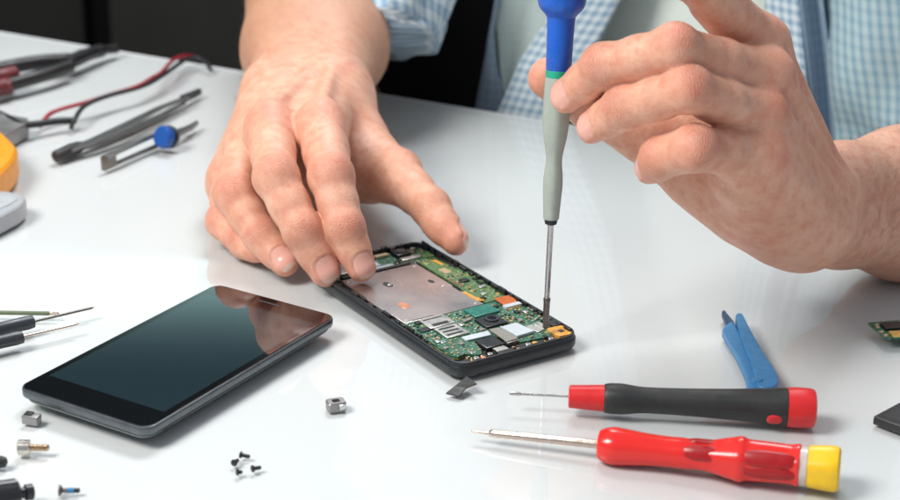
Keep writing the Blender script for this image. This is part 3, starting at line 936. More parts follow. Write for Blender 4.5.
def P(name, m, quad, z0, z1, bev=.0002, parent=pb, label=None):
    """flat piece over a quad in phone millimetres"""
    q = [(x * k, y * k) for x, y in quad]
    a = sum(q[i][0] * q[(i + 1) % len(q)][1] - q[(i + 1) % len(q)][0] * q[i][1] for i in range(len(q)))
    if a < 0: q = q[::-1]
    return MB().prism(q, z0 * k, z1 * k, bev, 2).build(name, m, parent, label=label)
def rect_(u0, u1, v0, v1): return [(u0, v0), (u1, v0), (u1, v1), (u0, v1)]
# battery plate with its stamped edge, holes and copper spot
bp_ = P('battery_plate', m_shield, [(-46, -29), (-46.5, 16.2), (-12, 16.6), (-11, 15.6), (-4, 15.6), (-3, 16.8), (15.2, 17), (15.6, -29), (4, -29), (3, -30), (-20, -30), (-21, -29)], 6.0, 7.0, .00025)
def disc(name, m, u, v, ru, rv, z0, z1, parent=pb, n=28):
    pts = [(u * k + ru * k * math.cos(2 * math.pi * i / n), v * k + rv * k * math.sin(2 * math.pi * i / n)) for i in range(n)]
    return MB().prism(pts, z0 * k, z1 * k, .00008, 1).build(name, m, parent)
disc('screw_recess', m_blk, -29.5, -11, 3.6, 2.2, 6.9, 7.06, bp_)
disc('screw_recess', m_blk, -22.0, 10, 2.4, 1.5, 6.9, 7.06, bp_)
disc('copper_pad', m_cop, -3, -18, 4.0, 2.6, 6.9, 7.10, bp_)
disc('screw_head', m_sil, -29.0, -10.4, 1.2, 1.2, 6.95, 7.22, bp_)
for (u, v) in ((-43, -26), (-43.5, 13.5), (12.5, 14), (12.8, -26.5), (-14, 12)):
    disc('rivet', m_tin, u, v, 1.0, 1.0, 6.95, 7.15, bp_, 16)
P('plate_slot', m_blk, [(14.2, -24), (15, -24), (15, -12), (14.2, -12)], 6.9, 7.05, .00003, bp_)
# narrow board on the long side
sb = P('side_board', m_pcb2, [(-49, 18.6), (-49.5, 31.5), (-30, 32.2), (-29, 33.2), (-8, 33.4), (-7, 32.4), (13.5, 32.6), (14.5, 18.8), (2, 18.4), (1, 17.6), (-6, 17.6), (-7, 18.4)], 5.8, 6.9, .0001)
for (u, v, ru) in ((-44, 21, 1.0), (-20, 31, .9), (-2, 21, 1.0), (8, 30.5, 1.1)):
    disc('gold_pad', m_gold, u, v, ru, ru, 6.85, 6.98, sb)
etch(m_pcb2, (.42, .40, .20), (.045, .12, .04), 420)
P('antenna_flex', m_flex2, [(-46, 24), (-45.5, 28), (-38, 28.4), (-38, 26.5), (-44, 26)], 6.85, 7.0, .00004, sb)
P('label_strip', m_tan, [(-34, 22), (-34, 26), (-27, 26), (-27, 22)], 6.85, 6.98, .00003, sb)
P('connector', m_blk2, [(-16, 22.5), (-16, 27), (-12, 27), (-12, 22.5)], 6.85, 7.8, .0002, sb)
P('spring_contact', m_tin, [(-4, 26), (-4, 30), (-1.5, 30), (-1.5, 26)], 6.85, 7.7, .0002, sb)
P('spring_contact', m_tin, [(4, 22), (4, 25), (6.5, 25), (6.5, 22)], 6.85, 7.6, .0002, sb)
P('black_tape', m_blk, [(-49, 29.5), (-49, 32), (-31, 32.4), (-31, 30.2)], 6.85, 7.05, .00003, sb)
P('brown_strip', m_brn, [(-20, 18.9), (-8, 18.9), (-8, 20.6), (-20, 20.6)], 6.85, 7.05, .00005, sb)
P('amber_flex', m_flex2, [(-2, 15.4), (11, 16.2), (12.6, 19.5), (9, 20), (7, 18), (-2, 17.4)], 7.0, 7.25, .00005)
# top strip: camera, earpiece and connectors
P('top_board', m_pcb, [(-67, -30), (-67.5, 29), (-64, 31), (-50, 31), (-50, 18), (-47.6, 17), (-47.6, -30)], 5.5, 6.4, .0001)
P('white_sticker', m_white, rect_(-60, -54.5, -10, 0), 6.4, 6.75)
P('white_sticker', m_white, rect_(-53.5, -49.5, -6, 6), 6.4, 6.7)
P('camera_module', m_blk2, rect_(-66, -57.5, 12, 20.5), 6.4, 8.6, .0004)
disc('camera_lens', m_blk, -61.7, 16.2, 2.6, 2.6, 8.55, 9.0)
P('connector', m_tin, rect_(-56, -52.4, 12, 24), 6.4, 7.5)
P('connector', m_tan, rect_(-66, -63, 2, 10), 6.4, 7.7)
P('earpiece', m_tin, rect_(-66.6, -62.4, -8, 1), 6.4, 7.9, .0003)
P('black_gasket', m_blk, rect_(-49.4, -47.2, -27, 16), 6.0, 7.6, .0003)
P('shield_can', m_tin, rect_(-66, -52, -28, -13), 6.4, 7.7, .0003)
P('green_flex', m_pcb2, rect_(-58, -50.5, 25, 30.5), 6.4, 7.2)
# main board with wavy lower edge and visible yellow laminate
main = [(16.5, -30), (16, 17), (15.4, 33), (47, 33.6), (47.5, 31), (58, 30), (61.5, 24), (63.6, 23.6), (61.5, 6), (52, 5), (50.5, -12), (57, -14), (61.5, -15.5), (63.8, -18), (62.5, -21), (59.5, -23), (60.5, -28), (57, -30)]
mp_ = P('main_board', m_pcb, main, 6.2, 7.1, .00006)
P('board_laminate', m_edge, [(a - .12 * (1 if a > 40 else -1), b_ * .996) for a, b_ in main], 5.7, 6.25, .00002)
P('main_board', m_pcb, [(57, -14), (61.5, -15.5), (63.8, -18), (62.5, -21), (59.5, -23), (60.5, -28), (50, -30), (40, -22), (48, -15)], 7.1, 7.5, .0001)
# big pieces on it
tc_ = P('shield_cover', m_teal, rect_(18, 28.5, 3, 17.5), 7.1, 8.2, .0003)
P('flex_cable', m_flex, [(15, 23.2), (15.2, 32.4), (22, 31.6), (24.6, 30), (24.6, 22.6), (21, 22.8)], 8.0, 8.35, .0001)
cw = P('connector', m_white, rect_(24.2, 27.4, 21.8, 31.4), 7.1, 8.5, .0002)
P('connector_pins', m_gold, rect_(27.4, 28.2, 22.6, 30.6), 7.1, 7.5, .00005, cw)
sim = P('card_slot', m_tin, rect_(29.8, 42, -22, -9.4), 7.1, 8.2, .0002)
for i in range(3):
    P('slot_opening', m_blk, rect_(31.6 + i * 3.5, 33.2 + i * 3.5, -20.5, -11.5), 8.15, 8.25, .00003, sim)
sd = P('card_tray', m_tin, rect_(17.5, 28.4, -22.5, -8.2), 7.1, 7.9, .0002)
P('slot_opening', m_blk, rect_(24.6, 27.4, -20, -11), 7.85, 7.96, .00003, sd)
P('slot_opening', m_blk, rect_(18.5, 19.6, -21, -10), 7.85, 7.96, .00003, sd)
P('memory_card', m_blk2, [(25.5, -28.5), (29.2, -28), (29.4, -13), (26, -13)], 7.1, 7.8, .0001)
ch = P('processor', m_blk2, rect_(31, 41.8, .6, 12.8), 7.1, 8.4, .0003)
disc('camera_ring', m_blk, 35, 8, 3.6, 3.6, 8.4, 9.0, ch)
disc('camera_glass', mat('dark_lens', (.01, .012, .02), .05), 35, 8, 2.2, 2.2, 9.0, 9.1, ch)
P('label_strip', m_white, [(44.2, -15.6), (44.6, -.8), (49.2, -2), (48.6, -15.8)], 7.4, 8.0, .0001)
P('white_pad', m_white, [(45.2, 6.2), (44.8, 15.6), (57.2, 17.2), (57.6, 7)], 7.4, 8.6, .0002)
P('grey_ribbon', m_grey, [(45.4, -.4), (45.6, 5), (60.6, 5.4), (60.8, -1.2)], 8.2, 8.9, .0002)
P('ribbon_end', m_tin, [(58.4, -1.2), (58.4, 5.3), (61.4, 5.4), (61.4, -1.2)], 7.0, 8.3, .0001)
P('vibration_motor', m_blk2, rect_(50.8, 61, -12.6, -2), 5.5, 8.2, .0006)
P('silver_plate', m_tin, [(49.5, 17.6), (47.5, 26.5), (55, 28), (57.6, 19)], 7.1, 7.7, .0001)
P('speaker_module', m_blk, [(46, 33), (47.5, 27.6), (57, 28.8), (57, 34.4), (48, 34.6)], 5.5, 8.5, .0004)
gm = P('amber_module', m_flex2, [(56.8, 24.8), (57.5, 33), (66, 34), (68, 30), (67, 24.8), (61, 23.4)], 5.6, 8.1, .0003)
P('module_window', m_blk, rect_(61.6, 64.4, 27.4, 30), 8.05, 8.16, .00004, gm)
disc('gold_pad', m_gold, 65.8, 32, 1.1, 1.1, 8.05, 8.2, gm)
# lower end: port, screws, gaskets
usb = P('charging_port', m_tin, rect_(61.8, 68.6, -10, -3.4), 5.5, 7.9, .0003)
P('port_collar', m_blk, rect_(66.6, 69.2, -11.4, -2.2), 5.5, 8.4, .0003)
for (u, v) in ((66, -14.2), (66.4, -22), (60.8, -20.2), (66.4, 7), (66.6, 20), (50, 24), (44, -25.6), (-64, 25), (-64, -20)):
    s_ = disc('screw', m_sil, u, v, 1.35, 1.35, 6.4, 7.9)
    disc('screw_recess', m_blk, u, v, .5, .5, 7.85, 7.95, s_, 6)
P('bottom_gasket', m_blk, [(62.2, 6), (64.4, 23), (69, 23), (69, 1), (63, 1)], 5.5, 6.6, .0003)
P('bottom_gasket', m_blk, [(64, -30), (69, -28), (69, -16), (64.6, -16)], 5.5, 6.8, .0003)
disc('microphone', m_cop, 66.8, -18.6, 1.4, 1.2, 6.6, 7.6)
disc('microphone', m_gold, 65.8, 11.2, 1.0, 1.4, 6.6, 7.5)
# clips along the rim
rr_ = random.Random(4)
for side in (-1, 1):
    u = -66
    while u < 62:
        l = rr_.uniform(1.6, 6.5)
        v = side * (33.2 - rr_.uniform(0, .7))
        P('rim_clip', rr_.choice([m_blk, m_blk, m_case, m_blk2]), rect_(u, u + l, v - rr_.uniform(.5, 1.1), v + rr_.uniform(.3, .5)), 5.5, rr_.uniform(8.0, 10.2), .0002)
        u += l + rr_.uniform(.8, 5)
for v in np.arange(-28, 29, 5.2):
    P('rim_clip', rr_.choice([m_blk, m_case]), rect_(-69.2, -67.8 + rr_.uniform(0, .6), v, v + rr_.uniform(1.5, 4)), 5.5, rr_.uniform(8.0, 10.4), .0002)
# little components: prototypes, then copies
big = [(18, 28.5, 3, 17.5), (15, 28, 21.8, 32.5), (29.8, 42, -22, -9.4), (17.5, 28.4, -22.5, -8.2), (31, 41.8, .6, 12.8), (44, 49.4, -16, -.6),
       (44.6, 57.8, 6, 17.3), (45, 61, -1.4, 5.6), (50.6, 61.2, -12.8, -1.8), (47, 58, 17.4, 28.2), (46, 68, 24.6, 35), (25, 29.6, -28.6, -12.8)]
protos = []
for nm, m, d in (('resistor', m_blk2, (1.3, .7, .5)), ('capacitor', m_tan, (1.4, .8, .8)), ('capacitor', m_brn, (1.0, .6, .6)), ('small_chip', m_blk2, (2.6, 2.2, .8)),
                 ('solder_joint', m_sil, (.8, .8, .4)), ('coil', m_grey, (2.2, 2.2, 1.1)), ('gold_contact', m_gold, (1.2, .8, .3)), ('small_can', m_tin, (3.2, 2.4, .9))):
    me = MB().box((0, 0, d[2] / 2 * k), (d[0] * k, d[1] * k, d[2] * k), 0, .00012)
    o = me.build(nm, m, pb); protos.append((o, d))
n_small = {0: 0}
def scatter(u0, u1, v0, v1, z, cnt, avoid):
    placed = []
    tries = 0
    while len(placed) < cnt and tries < 4000:
        tries += 1
        o, d = rr_.choices(protos, (5, 6, 5, 2, 6, 1, 4, 1))[0]
        u, v = rr_.uniform(u0, u1), rr_.uniform(v0, v1); e = max(d[:2]) * .6
        if any(a - e < u < b_ + e and c - e < v < f_ + e for a, b_, c, f_ in avoid): continue
        if any((u - a) ** 2 + (v - b_) ** 2 < ((e + f_) * .86) ** 2 for a, b_, f_ in placed): continue
        placed.append((u, v, e))
        if not n_small.get(o.name):
            c = o; n_small[o.name] = 1
        else:
            c = o.copy(); COL.objects.link(c); c.parent = pb
        c.location = (u * k, v * k, z * k); c.rotation_euler = (0, 0, rr_.choice((0, math.pi / 2)))
scatter(17, 60, -29, 33, 7.1, 150, big)
scatter(-46, 12, 19.5, 32, 6.9, 26, [(-47, -37, 23, 29), (-35, -26, 21, 27), (-17, -11, 22, 28), (-5, 0, 25, 31), (3, 8, 21, 26)])
scatter(-66, -48, -29, 30, 6.4, 44, [(-67, -56, 11, 21), (-57, -52, 11, 25), (-67, -62, -9, 11), (-67, -51, -29, -12), (-61, -49, -11, 7), (-59, -50, 24.6, 31)])
scatter(62, 68.5, -27, 22, 6.7, 22, [(61, 70, -12, -1.5)])

# ------------------------------------------------------------------ the whole phone with black glass
pa = empty('smartphone', (-.1197, .7003, 0), 1.0397, 'black screened phone with a grey metal rim lying face up', 'phone')
La, Wa = .1392, .0732
m_rim = mat('grey_anodised_rim', (.14, .155, .165), .34, .85)
m_back = mat('phone_back_grey', (.16, .18, .18), .35, .3)
m_glass = mat('black_front_glass', (.003, .0035, .0045), .03, ior=2.1, var=.05, rvar=.1)
m_disp = mat('unlit_display_glass', (.012, .024, .031), .03, ior=2.2, var=.05, rvar=.1)
mb = MB(); loft(mb, [rl(La - .022, Wa - .022, .006, .0012), rl(La - .010, Wa - .010, .006, .0020), rl(La - .004, Wa - .004, .006, .0036), rl(La - .0024, Wa - .0024, .0066, .0050)], cap1=True)
mb.build('back_cover', m_back, pb and pa, sharp=.8)
mb = MB(); loft(mb, [rl(La - .0030, Wa - .0030, .0052, .0054), rl(La - .0006, Wa - .0006, .0060, .0060), rl(La, Wa, .0062, .0067), rl(La, Wa, .0062, .0091),
                     rl(La - .0006, Wa - .0006, .0059, .0097), rl(La - .0014, Wa - .0014, .0055, .0099)])
mb.build('rim', m_rim, pa, sharp=.5)
mb = MB(); loft(mb, [rl(La - .0016, Wa - .0016, .0054, .0097), rl(La - .0016, Wa - .0016, .0054, .01005), rl(La - .0022, Wa - .0022, .0051, .01020)])
fg_ = mb.build('front_glass', m_glass, pa, sharp=.9)
mb = MB(); mb.prism(rrect(.0012, 0, La - .030, Wa - .0085, .0003, 2), .01015, .010225)
mb.build('display', m_disp, pa)
m_slot = mat('slot_black', (.008, .008, .008), .6)
MB().box((La / 2 - .006, 0, .01021), (.0014, .013, .00012), 0, .00005).build('earpiece', m_slot, pa)
# ------------------------------------------------------------------ screwdriver in the hand
m_blue = mat('blue_plastic', (.002, .095, .50), .33, spec=.5, vscale=200, bump=.1, bscale=1500)
m_green = mat('green_plastic', (.01, .36, .22), .4)
m_gripg = mat('grey_green_rubber', (.36, .40, .35), .55, spec=.35, bump=.2, bscale=2500, var=.05)
m_steel = mat('polished_steel', (.62, .61, .59), .22, 1.0, vscale=900, rvar=.3)
m_dsteel = mat('dark_steel', (.20, .18, .16), .34, 1.0, vscale=900)
m_black = mat('black_plastic', (.012, .012, .013), .42, bump=.15, bscale=1500)
def axprof(rows):                     # (photo row, width px) -> (t, radius)
    out = []
    for y, w_ in rows:
        p, t = drv(y); out.append((t, wid(w_, p) / 2))
    return out
sd1 = empty('screwdriver', tuple(TIP), 0, 'precision screwdriver with blue cap, green ring and grey grip held upright over the opened phone', 'screwdriver')
put(MB().lathe(axprof([(328.5, 3), (327.5, 6), (302, 6.6), (299, 7.4), (298, 7)]), TIP, TOP, 24).build('tip', m_dsteel, None), sd1)
put(MB().lathe(axprof([(300, 5.6), (224, 6.0)]), TIP, TOP, 24).build('shaft', m_steel, None), sd1)
put(MB().lathe(axprof([(224.5, 9), (223.5, 12), (219.5, 13.5), (217.8, 13)]), TIP, TOP, 28).build('collar', m_black, None), sd1)
hexr = lambda a, t: 1 + .018 * math.cos(6 * a)
gr = [(219, 14), (218, 16), (210, 17), (196, 18.8), (184, 20), (176, 19.4), (168, 17.4), (161, 16.4), (155, 17), (147, 20), (138, 23.6), (128, 26), (118, 27.2), (105, 27.6), (90, 27), (78, 25.8), (77, 25.2)]
sg = spline([(y, w_, 0) for y, w_ in gr], 4)
put(MB().lathe(axprof([(p[0], p[1]) for p in sg]), TIP, TOP, 40, shape=hexr).build('grip', m_gripg, None), sd1)
put(MB().lathe(axprof([(77.2, 25), (76.8, 25.6), (70, 25.8), (69.6, 25.2)]), TIP, TOP, 40).build('ring', m_green, None), sd1)
put(MB().lathe(axprof([(69.8, 25.2), (69, 25.8), (50, 26.4), (30, 27.4), (20, 28.4), (15, 29.4)]), TIP, TOP, 40).build('neck', m_blue, None), sd1)
put(MB().lathe(axprof([(17, 29), (14, 33), (10, 41), (6, 46), (1, 48.4), (-8, 49), (-24, 47), (-31, 43), (-34, 36), (-35, 0)]), TIP, TOP, 48, shape=lambda a, t: 1 + .012 * math.cos(12 * a)).build('spinning_cap', m_blue, None), sd1)

# ------------------------------------------------------------------ tools lying on the table
def lying(p0px, z0, p1px, z1):
    a, b = at(*p0px, z0), at(*p1px, z1)
    def prof(rows):
        """(photo column, width px) -> (t, radius)"""
        out = []
        for x, w_ in rows:
            f = (x - p0px[0]) / (p1px[0] - p0px[0])
            lo, hi = -.3, 1.4                                # perspective: search the point showing at column x
            for _ in range(50):
                m = (lo + hi) / 2; p = a + (b - a) * m; d = p - EYE
                X = 450 + CF * (d @ RT) / (d @ FW)
                if (X < x) == (p1px[0] > p0px[0]): lo = m
                else: hi = m
            out.append((lo * float(np.linalg.norm(b - a)), wid(w_, a + (b - a) * lo) / 2))
        return out
    return a, b, prof
m_red = mat('red_plastic', (.66, .020, .022), .34, vscale=250, bump=.1, bscale=1500)
m_hand = mat('charcoal_rubber', (.022, .024, .024), .48, bump=.25, bscale=2200, var=.12)
a, b, pr = lying((510, 393.6), .0078, (815, 408.4), .0087)
t2 = empty('screwdriver', (float(a[0]), float(a[1]), 0), 0, 'screwdriver with charcoal handle, red nose and red end cap', 'screwdriver')
put(MB().lathe(pr([(509.5, 2.4), (510, 4), (519, 4.2), (522, 2.8), (572, 2.8)]), a, b, 16).build('shaft', m_steel, None), t2)
put(MB().lathe(pr([(568.5, 19), (569.5, 23), (604.5, 27)]), a, b, 40).build('nose', m_red, None), t2)
hd = spline([(x, w_, 0) for x, w_ in [(604, 27.5), (606, 29.5), (612, 31), (622, 31.2), (630, 29.4), (640, 27), (652, 26.4), (680, 27.4), (720, 30.4), (755, 34.5), (780, 38), (786, 38.4), (787, 37.5)]], 4)
put(MB().lathe(pr([(p[0], p[1]) for p in hd]), a, b, 48, shape=lambda an, t: 1 + (.010 * math.cos(8 * an) if t > .045 else 0)).build('handle', m_hand, None), t2)
put(MB().lathe(pr([(786.8, 38), (787.5, 40), (796, 41), (809, 40.4), (813.5, 38), (815, 33), (815.2, 0)]), a, b, 48, shape=lambda an, t: 1 + .012 * math.cos(8 * an)).build('end_cap', m_red, None), t2)
# red inlaid mark on the handle's side
axd = Vector(b - a).normalized()
def on_tool(px, py):                  # point on the tool's surface under a pixel: nearest approach, pushed to the front
    r = ray(px, py); r = r / np.linalg.norm(r)
    d = (b - a) / np.linalg.norm(b - a)
    w0 = EYE - a; A_, B_, C_ = 1.0, r @ d, 1.0
    D_, E_ = r @ w0, d @ w0
    den = A_ * C_ - B_ * B_
    s_ = (B_ * E_ - C_ * D_) / den; t_ = (A_ * E_ - B_ * D_) / den
    return EYE + r * s_, t_, r
def inlay(name, m, px, py, lx, ly, rad_, parent):
    p, t_, r = on_tool(px, py)
    c = a + (b - a) / np.linalg.norm(b - a) * t_
    d = np.linalg.norm(p - c)
    n = (p - c) + (-r) * math.sqrt(max(rad_ ** 2 - d * d, 1e-9)); n = n / np.linalg.norm(n)
    x = np.array(axd); y = np.cross(n, x)
    vs, fs = [], []
    for j, (q, h) in enumerate(((1, -.0008), (1, .0001), (.85, .0005), (.5, .0007))):
        for i in range(28):
            an = 2 * math.pi * i / 28
            u_ = math.copysign(abs(math.cos(an)) ** .7, math.cos(an)) * lx * q; v_ = math.copysign(abs(math.sin(an)) ** .8, math.sin(an)) * ly * q
            th = v_ / rad_
            vs.append(c + x * (t_ * 0 + u_) + (n * math.cos(th) + y * math.sin(th)) * (rad_ + h))
    for j in range(3):
        for i in range(28):
            fs.append((j * 28 + i, j * 28 + (i + 1) % 28, (j + 1) * 28 + (i + 1) % 28, (j + 1) * 28 + i))
    fs.append(tuple(3 * 28 + i for i in range(28)))
    put(MB().add(vs, fs).build(name, m, None), parent)
inlay('inlaid_mark', m_red, 774.5, 420, .0033, .0026, wid(36.8, a + (b - a) * .87) / 2, t2)

m_redt = mat('glossy_red_plastic', (.74, .022, .016), .20, spec=.6, sss=.25, vscale=120, var=.05)
m_redd = mat('deep_red_rubber', (.36, .004, .006), .35)
m_yel = mat('yellow_plastic', (.83, .50, .010), .33, var=.05)
m_clear = mat('clear_collar', (.78, .70, .64), .18, trans=.35)
m_bras = mat('warm_steel', (.62, .50, .42), .26, 1.0, vscale=800)
a, b, pr = lying((472, 431.2), .0040, (838, 469.5), .0100)
axd = Vector(b - a).normalized()
t3 = empty('screwdriver', (float(a[0]), float(a[1]), 0), 0, 'screwdriver with glossy red handle and yellow cap, nearest to the table front', 'screwdriver')
put(MB().lathe(pr([(471.5, 1.2), (474, 3), (489, 4.4), (491, 7.6), (493, 8.4), (603, 9)]), a, b, 20).build('shaft', m_bras, None), t3)
hd = spline([(x, w_, 0) for x, w_ in [(598.5, 24), (600, 30), (605, 35), (612, 38.4), (620, 38.4), (632, 36), (648, 33), (668, 31.4), (680, 32), (690, 31.6), (700, 31), (712, 34), (724, 40), (733, 44), (738, 47), (743, 47), (748, 43), (760, 42.4), (780, 41.4), (790, 41), (795, 43), (799, 44), (800, 42)]], 3)
tn0 = pr([(684, 1)])[0][0]
put(MB().lathe(pr([(p[0], p[1]) for p in hd]), a, b, 60, shape=lambda an, t: 1 + .035 * (math.cos(6 * an) if t > tn0 else .5 * math.cos(6 * an)), roll=0).build('handle', m_redt, None), t3)
put(MB().lathe(pr([(799.5, 38), (800, 41), (807, 41.5), (808, 40)]), a, b, 48).build('collar', m_clear, None), t3)
put(MB().lathe(pr([(807.5, 38), (808.5, 43), (816, 45), (826, 47), (834, 48), (838, 46), (840, 40), (840.3, 0)]), a, b, 60, shape=lambda an, t: 1 + .035 * math.cos(6 * an)).build('end_cap', m_yel, None), t3)
for (px, py, lx, ly, wpx) in ((706, 453.5, .0092, .0034, 32), (768, 459.5, .0112, .0036, 42.6), (706, 441.5, .0070, .0018, 32), (768, 474, .0105, .0026, 42.6)):
    f = (px - 472) / (838 - 472)
    inlay('grip_inlay', m_redd, px, py, lx, ly, wid(wpx, a + (b - a) * f) / 2, t3)

# blue two-armed opening tool
m_btool = mat('matt_blue_plastic', (.040, .19, .40), .40, bump=.3, bscale=900, var=.12)
m_btip = mat('dark_blue_tip', (.012, .05, .12), .35)
bt0 = at(752, 385, 0)
bt = empty('opening_tool', (float(bt0[0]), float(bt0[1]), 0), 0, 'matt blue plastic opening tool with two curved arms behind the charcoal screwdriver', 'opening tool')
def flat(px_pts, z, z0, z1, bev, name, m, parent, smooth=6, label=None):
    pts = [at(x, y, z)[:2] for x, y in px_pts]
    if smooth: 
        cl = [np.array([*p, 0]) for p in pts]
        P_ = [cl[-1]] + cl + [cl[0], cl[1]]
        pts = []
        for i in range(1, len(P_) - 2):
            for j in range(smooth):
                t = j / smooth; A_, B_, C_, D_ = P_[i - 1], P_[i], P_[i + 1], P_[i + 2]
                q = .5 * (2 * B_ + (C_ - A_) * t * .6 + 0 + 0) if False else (B_ * (1 - t) + C_ * t) + .5 * (t * (1 - t)) * ((B_ - A_) * (1 - t) * .5 - (D_ - C_) * t * .5)
                pts.append(q[:2])
    ar = sum(pts[i][0] * pts[(i + 1) % len(pts)][1] - pts[(i + 1) % len(pts)][0] * pts[i][1] for i in range(len(pts)))
    if ar < 0: pts = pts[::-1]
    o = MB().prism(pts, z0, z1, bev, 3).build(name, m, None, label=label)
    return put(o, parent) if parent is not None else o
flat([(722.5, 329), (732, 321), (740, 333), (748, 352), (757, 370), (765, 386), (749, 390), (746, 374), (736, 352)], .0055, .0006, .0058, .0014, 'arm', m_btool, bt, 3)
flat([(735.5, 318), (742, 317), (750, 333), (763, 356), (776, 376), (778.5, 385), (772, 391), (758, 390), (751, 366), (741, 342)], .0055, .0004, .0074, .0015, 'arm', m_btool, bt, 3)
flat([(721.8, 309.5), (724.6, 307.6), (733.6, 319), (738, 331), (732, 333)], .0055, .0012, .0048, .0009, 'pry_tip', m_btip, bt, 0)
c_ = at(757.5, 382.5, .006)
put(MB().lathe([(0, .0026), (.0060, .0026), (.0071, .0022), (.0074, 0)], (c_[0], c_[1], .0008), (c_[0], c_[1], .02), 24).build('pivot', m_btool, None), bt)

# tweezers: two long arms joined at one end
m_tw = mat('grey_tool_steel', (.26, .25, .25), .36, .95, vscale=500)
m_twd = mat('black_coating', (.02, .02, .02), .45)
tw0 = at(66, 153, 0)
tw = empty('tweezers', (float(tw0[0]), float(tw0[1]), 0), 0, 'long grey tweezers with dark ends lying between the cables and the blue-knobbed tool', 'tweezers')
def strip(px_pts, zs, ws, th, name, m, parent):
    """flat bar along pixel points at heights zs with widths ws (metres)"""
    P_ = [at(x, y, z) for (x, y), z in zip(px_pts, zs)]
    vs, fs = [], []
    for i, p in enumerate(P_):
        t = P_[min(i + 1, len(P_) - 1)] - P_[max(i - 1, 0)]; t /= np.linalg.norm(t)
        s_ = np.cross(t, [0, 0, 1.0]); s_ /= np.linalg.norm(s_); n_ = np.cross(s_, t)
        for e, f in ((1, 1), (-1, 1), (-1, -1), (1, -1)):
            vs.append(p + s_ * (e * ws[i] / 2) + n_ * (f * th / 2))
    for i in range(len(P_) - 1):
        for j in range(4):
            fs.append((i * 4 + j, i * 4 + (j + 1) % 4, (i + 1) * 4 + (j + 1) % 4, (i + 1) * 4 + j))
    fs.append((3, 2, 1, 0)); m_ = (len(P_) - 1) * 4; fs.append((m_, m_ + 1, m_ + 2, m_ + 3))
    return put(MB().add(vs, fs).build(name, m, None, sharp=.5), parent)
strip([(70, 150), (95, 140), (125, 126), (160, 108), (188, 97)], [.006, .008, .010, .009, .007], [.0045, .0065, .0070, .0045, .0030], .0016, 'arm', m_tw, tw)
strip([(70, 151.5), (98, 143), (126, 132), (160, 116), (184, 103)], [.003, .002, .0015, .0015, .002], [.0045, .0065, .0070, .0045, .0030], .0016, 'arm', m_tw, tw)
put(MB().lathe([(0, .0008), (.002, .0038), (.016, .0044), (.024, .0036), (.027, .0028)], at(54, 157.5, .0045), at(80, 146.5, .0045), 20).build('joined_end', m_twd, None), tw)
strip([(183, 99), (200, 91.5)], [.0055, .0035], [.0050, .0026], .0042, 'tip', m_twd, tw)

# slotted steel tool with a blue knob
kt0 = at(150, 142, 0)
kt = empty('adjustable_knife', (float(kt0[0]), float(kt0[1]), 0), 0, 'slotted steel tool with a round blue knob lying in front of the tweezers', 'hand tool')
def ribbon_loop(c0, c1, w_, wall, z0, z1, name, m, parent):
    a_, b_ = at(*c0, 0)[:2], at(*c1, 0)[:2]
    d = b_ - a_; L_ = np.linalg.norm(d); d = d / L_; n_ = np.array([-d[1], d[0]])
    def lo(inset, z): 
        return [(*(a_ + d * (x + L_ / 2) + n_ * y), z) for x, y in rrect(0, 0, L_ - 2 * inset, w_ - 2 * inset, max(w_ / 2 - inset - .0008, .0006), 5)]
    mb_ = MB(); loops = [lo(0, z0), lo(0, z1 - .0004), lo(.0003, z1), lo(wall, z1), lo(wall, z0), lo(0, z0)]
    loft(mb_, loops, cap0=False, cap1=False)
    return put(mb_.build(name, m, None, sharp=.5), parent)
mb = MB()
for (pa_, pb_, z_) in (((106, 157.5), (163, 131), .0090), ((106, 168), (160, 144.5), .0020)):
    p_, q_ = at(*pa_, z_), at(*pb_, z_); d_ = q_ - p_
    mb.box(tuple((p_ + q_) / 2), (float(np.linalg.norm(d_)), .0030, .0020), math.atan2(d_[1], d_[0]), .0004)
put(mb.build('slotted_bar', m_tw, None), kt)
p_, q_ = at(102.5, 164, .0055), at(115, 158.5, .0055); d_ = q_ - p_
put(MB().box(tuple((p_ + q_) / 2), (float(np.linalg.norm(d_)), .0032, .0094), math.atan2(d_[1], d_[0]), .0010).build('end_block', m_dsteel, None), kt)
kc = at(167, 138.5, .0082)
kd = (at(173, 141, .0082) - at(160, 135.5, .0082)); kd /= np.linalg.norm(kd)
put(MB().lathe([(0, .0058), (.0006, .0069), (.0055, .0070), (.0062, .0063), (.0063, 0)], kc - np.array([0.3, 1, 0]) * -.001, kc - np.array([.75, 1, -.55]) * .05, 40, shape=lambda an, t: 1 + .02 * math.cos(20 * an)).build('knob', mat('deep_blue_plastic', (.004, .075, .33), .4), None), kt)
put(MB().lathe([(0, .0066), (.0022, .0074), (.003, .0066)], kc + np.array([.3, 1, -.1]) * .006, kc - np.array([.45, 1, -.25]) * .05, 32).build('knob_washer', m_dsteel, None), kt)
strip([(176, 134.5), (190, 127.8), (197.5, 122.6)], [.0056, .0050, .0040], [.0052, .0040, .0014], .0028, 'blade', m_tw, kt)
strip([(180, 130), (196, 124.4)], [.0046, .0036], [.003, .0010], .0016, 'blade', m_dsteel, kt)

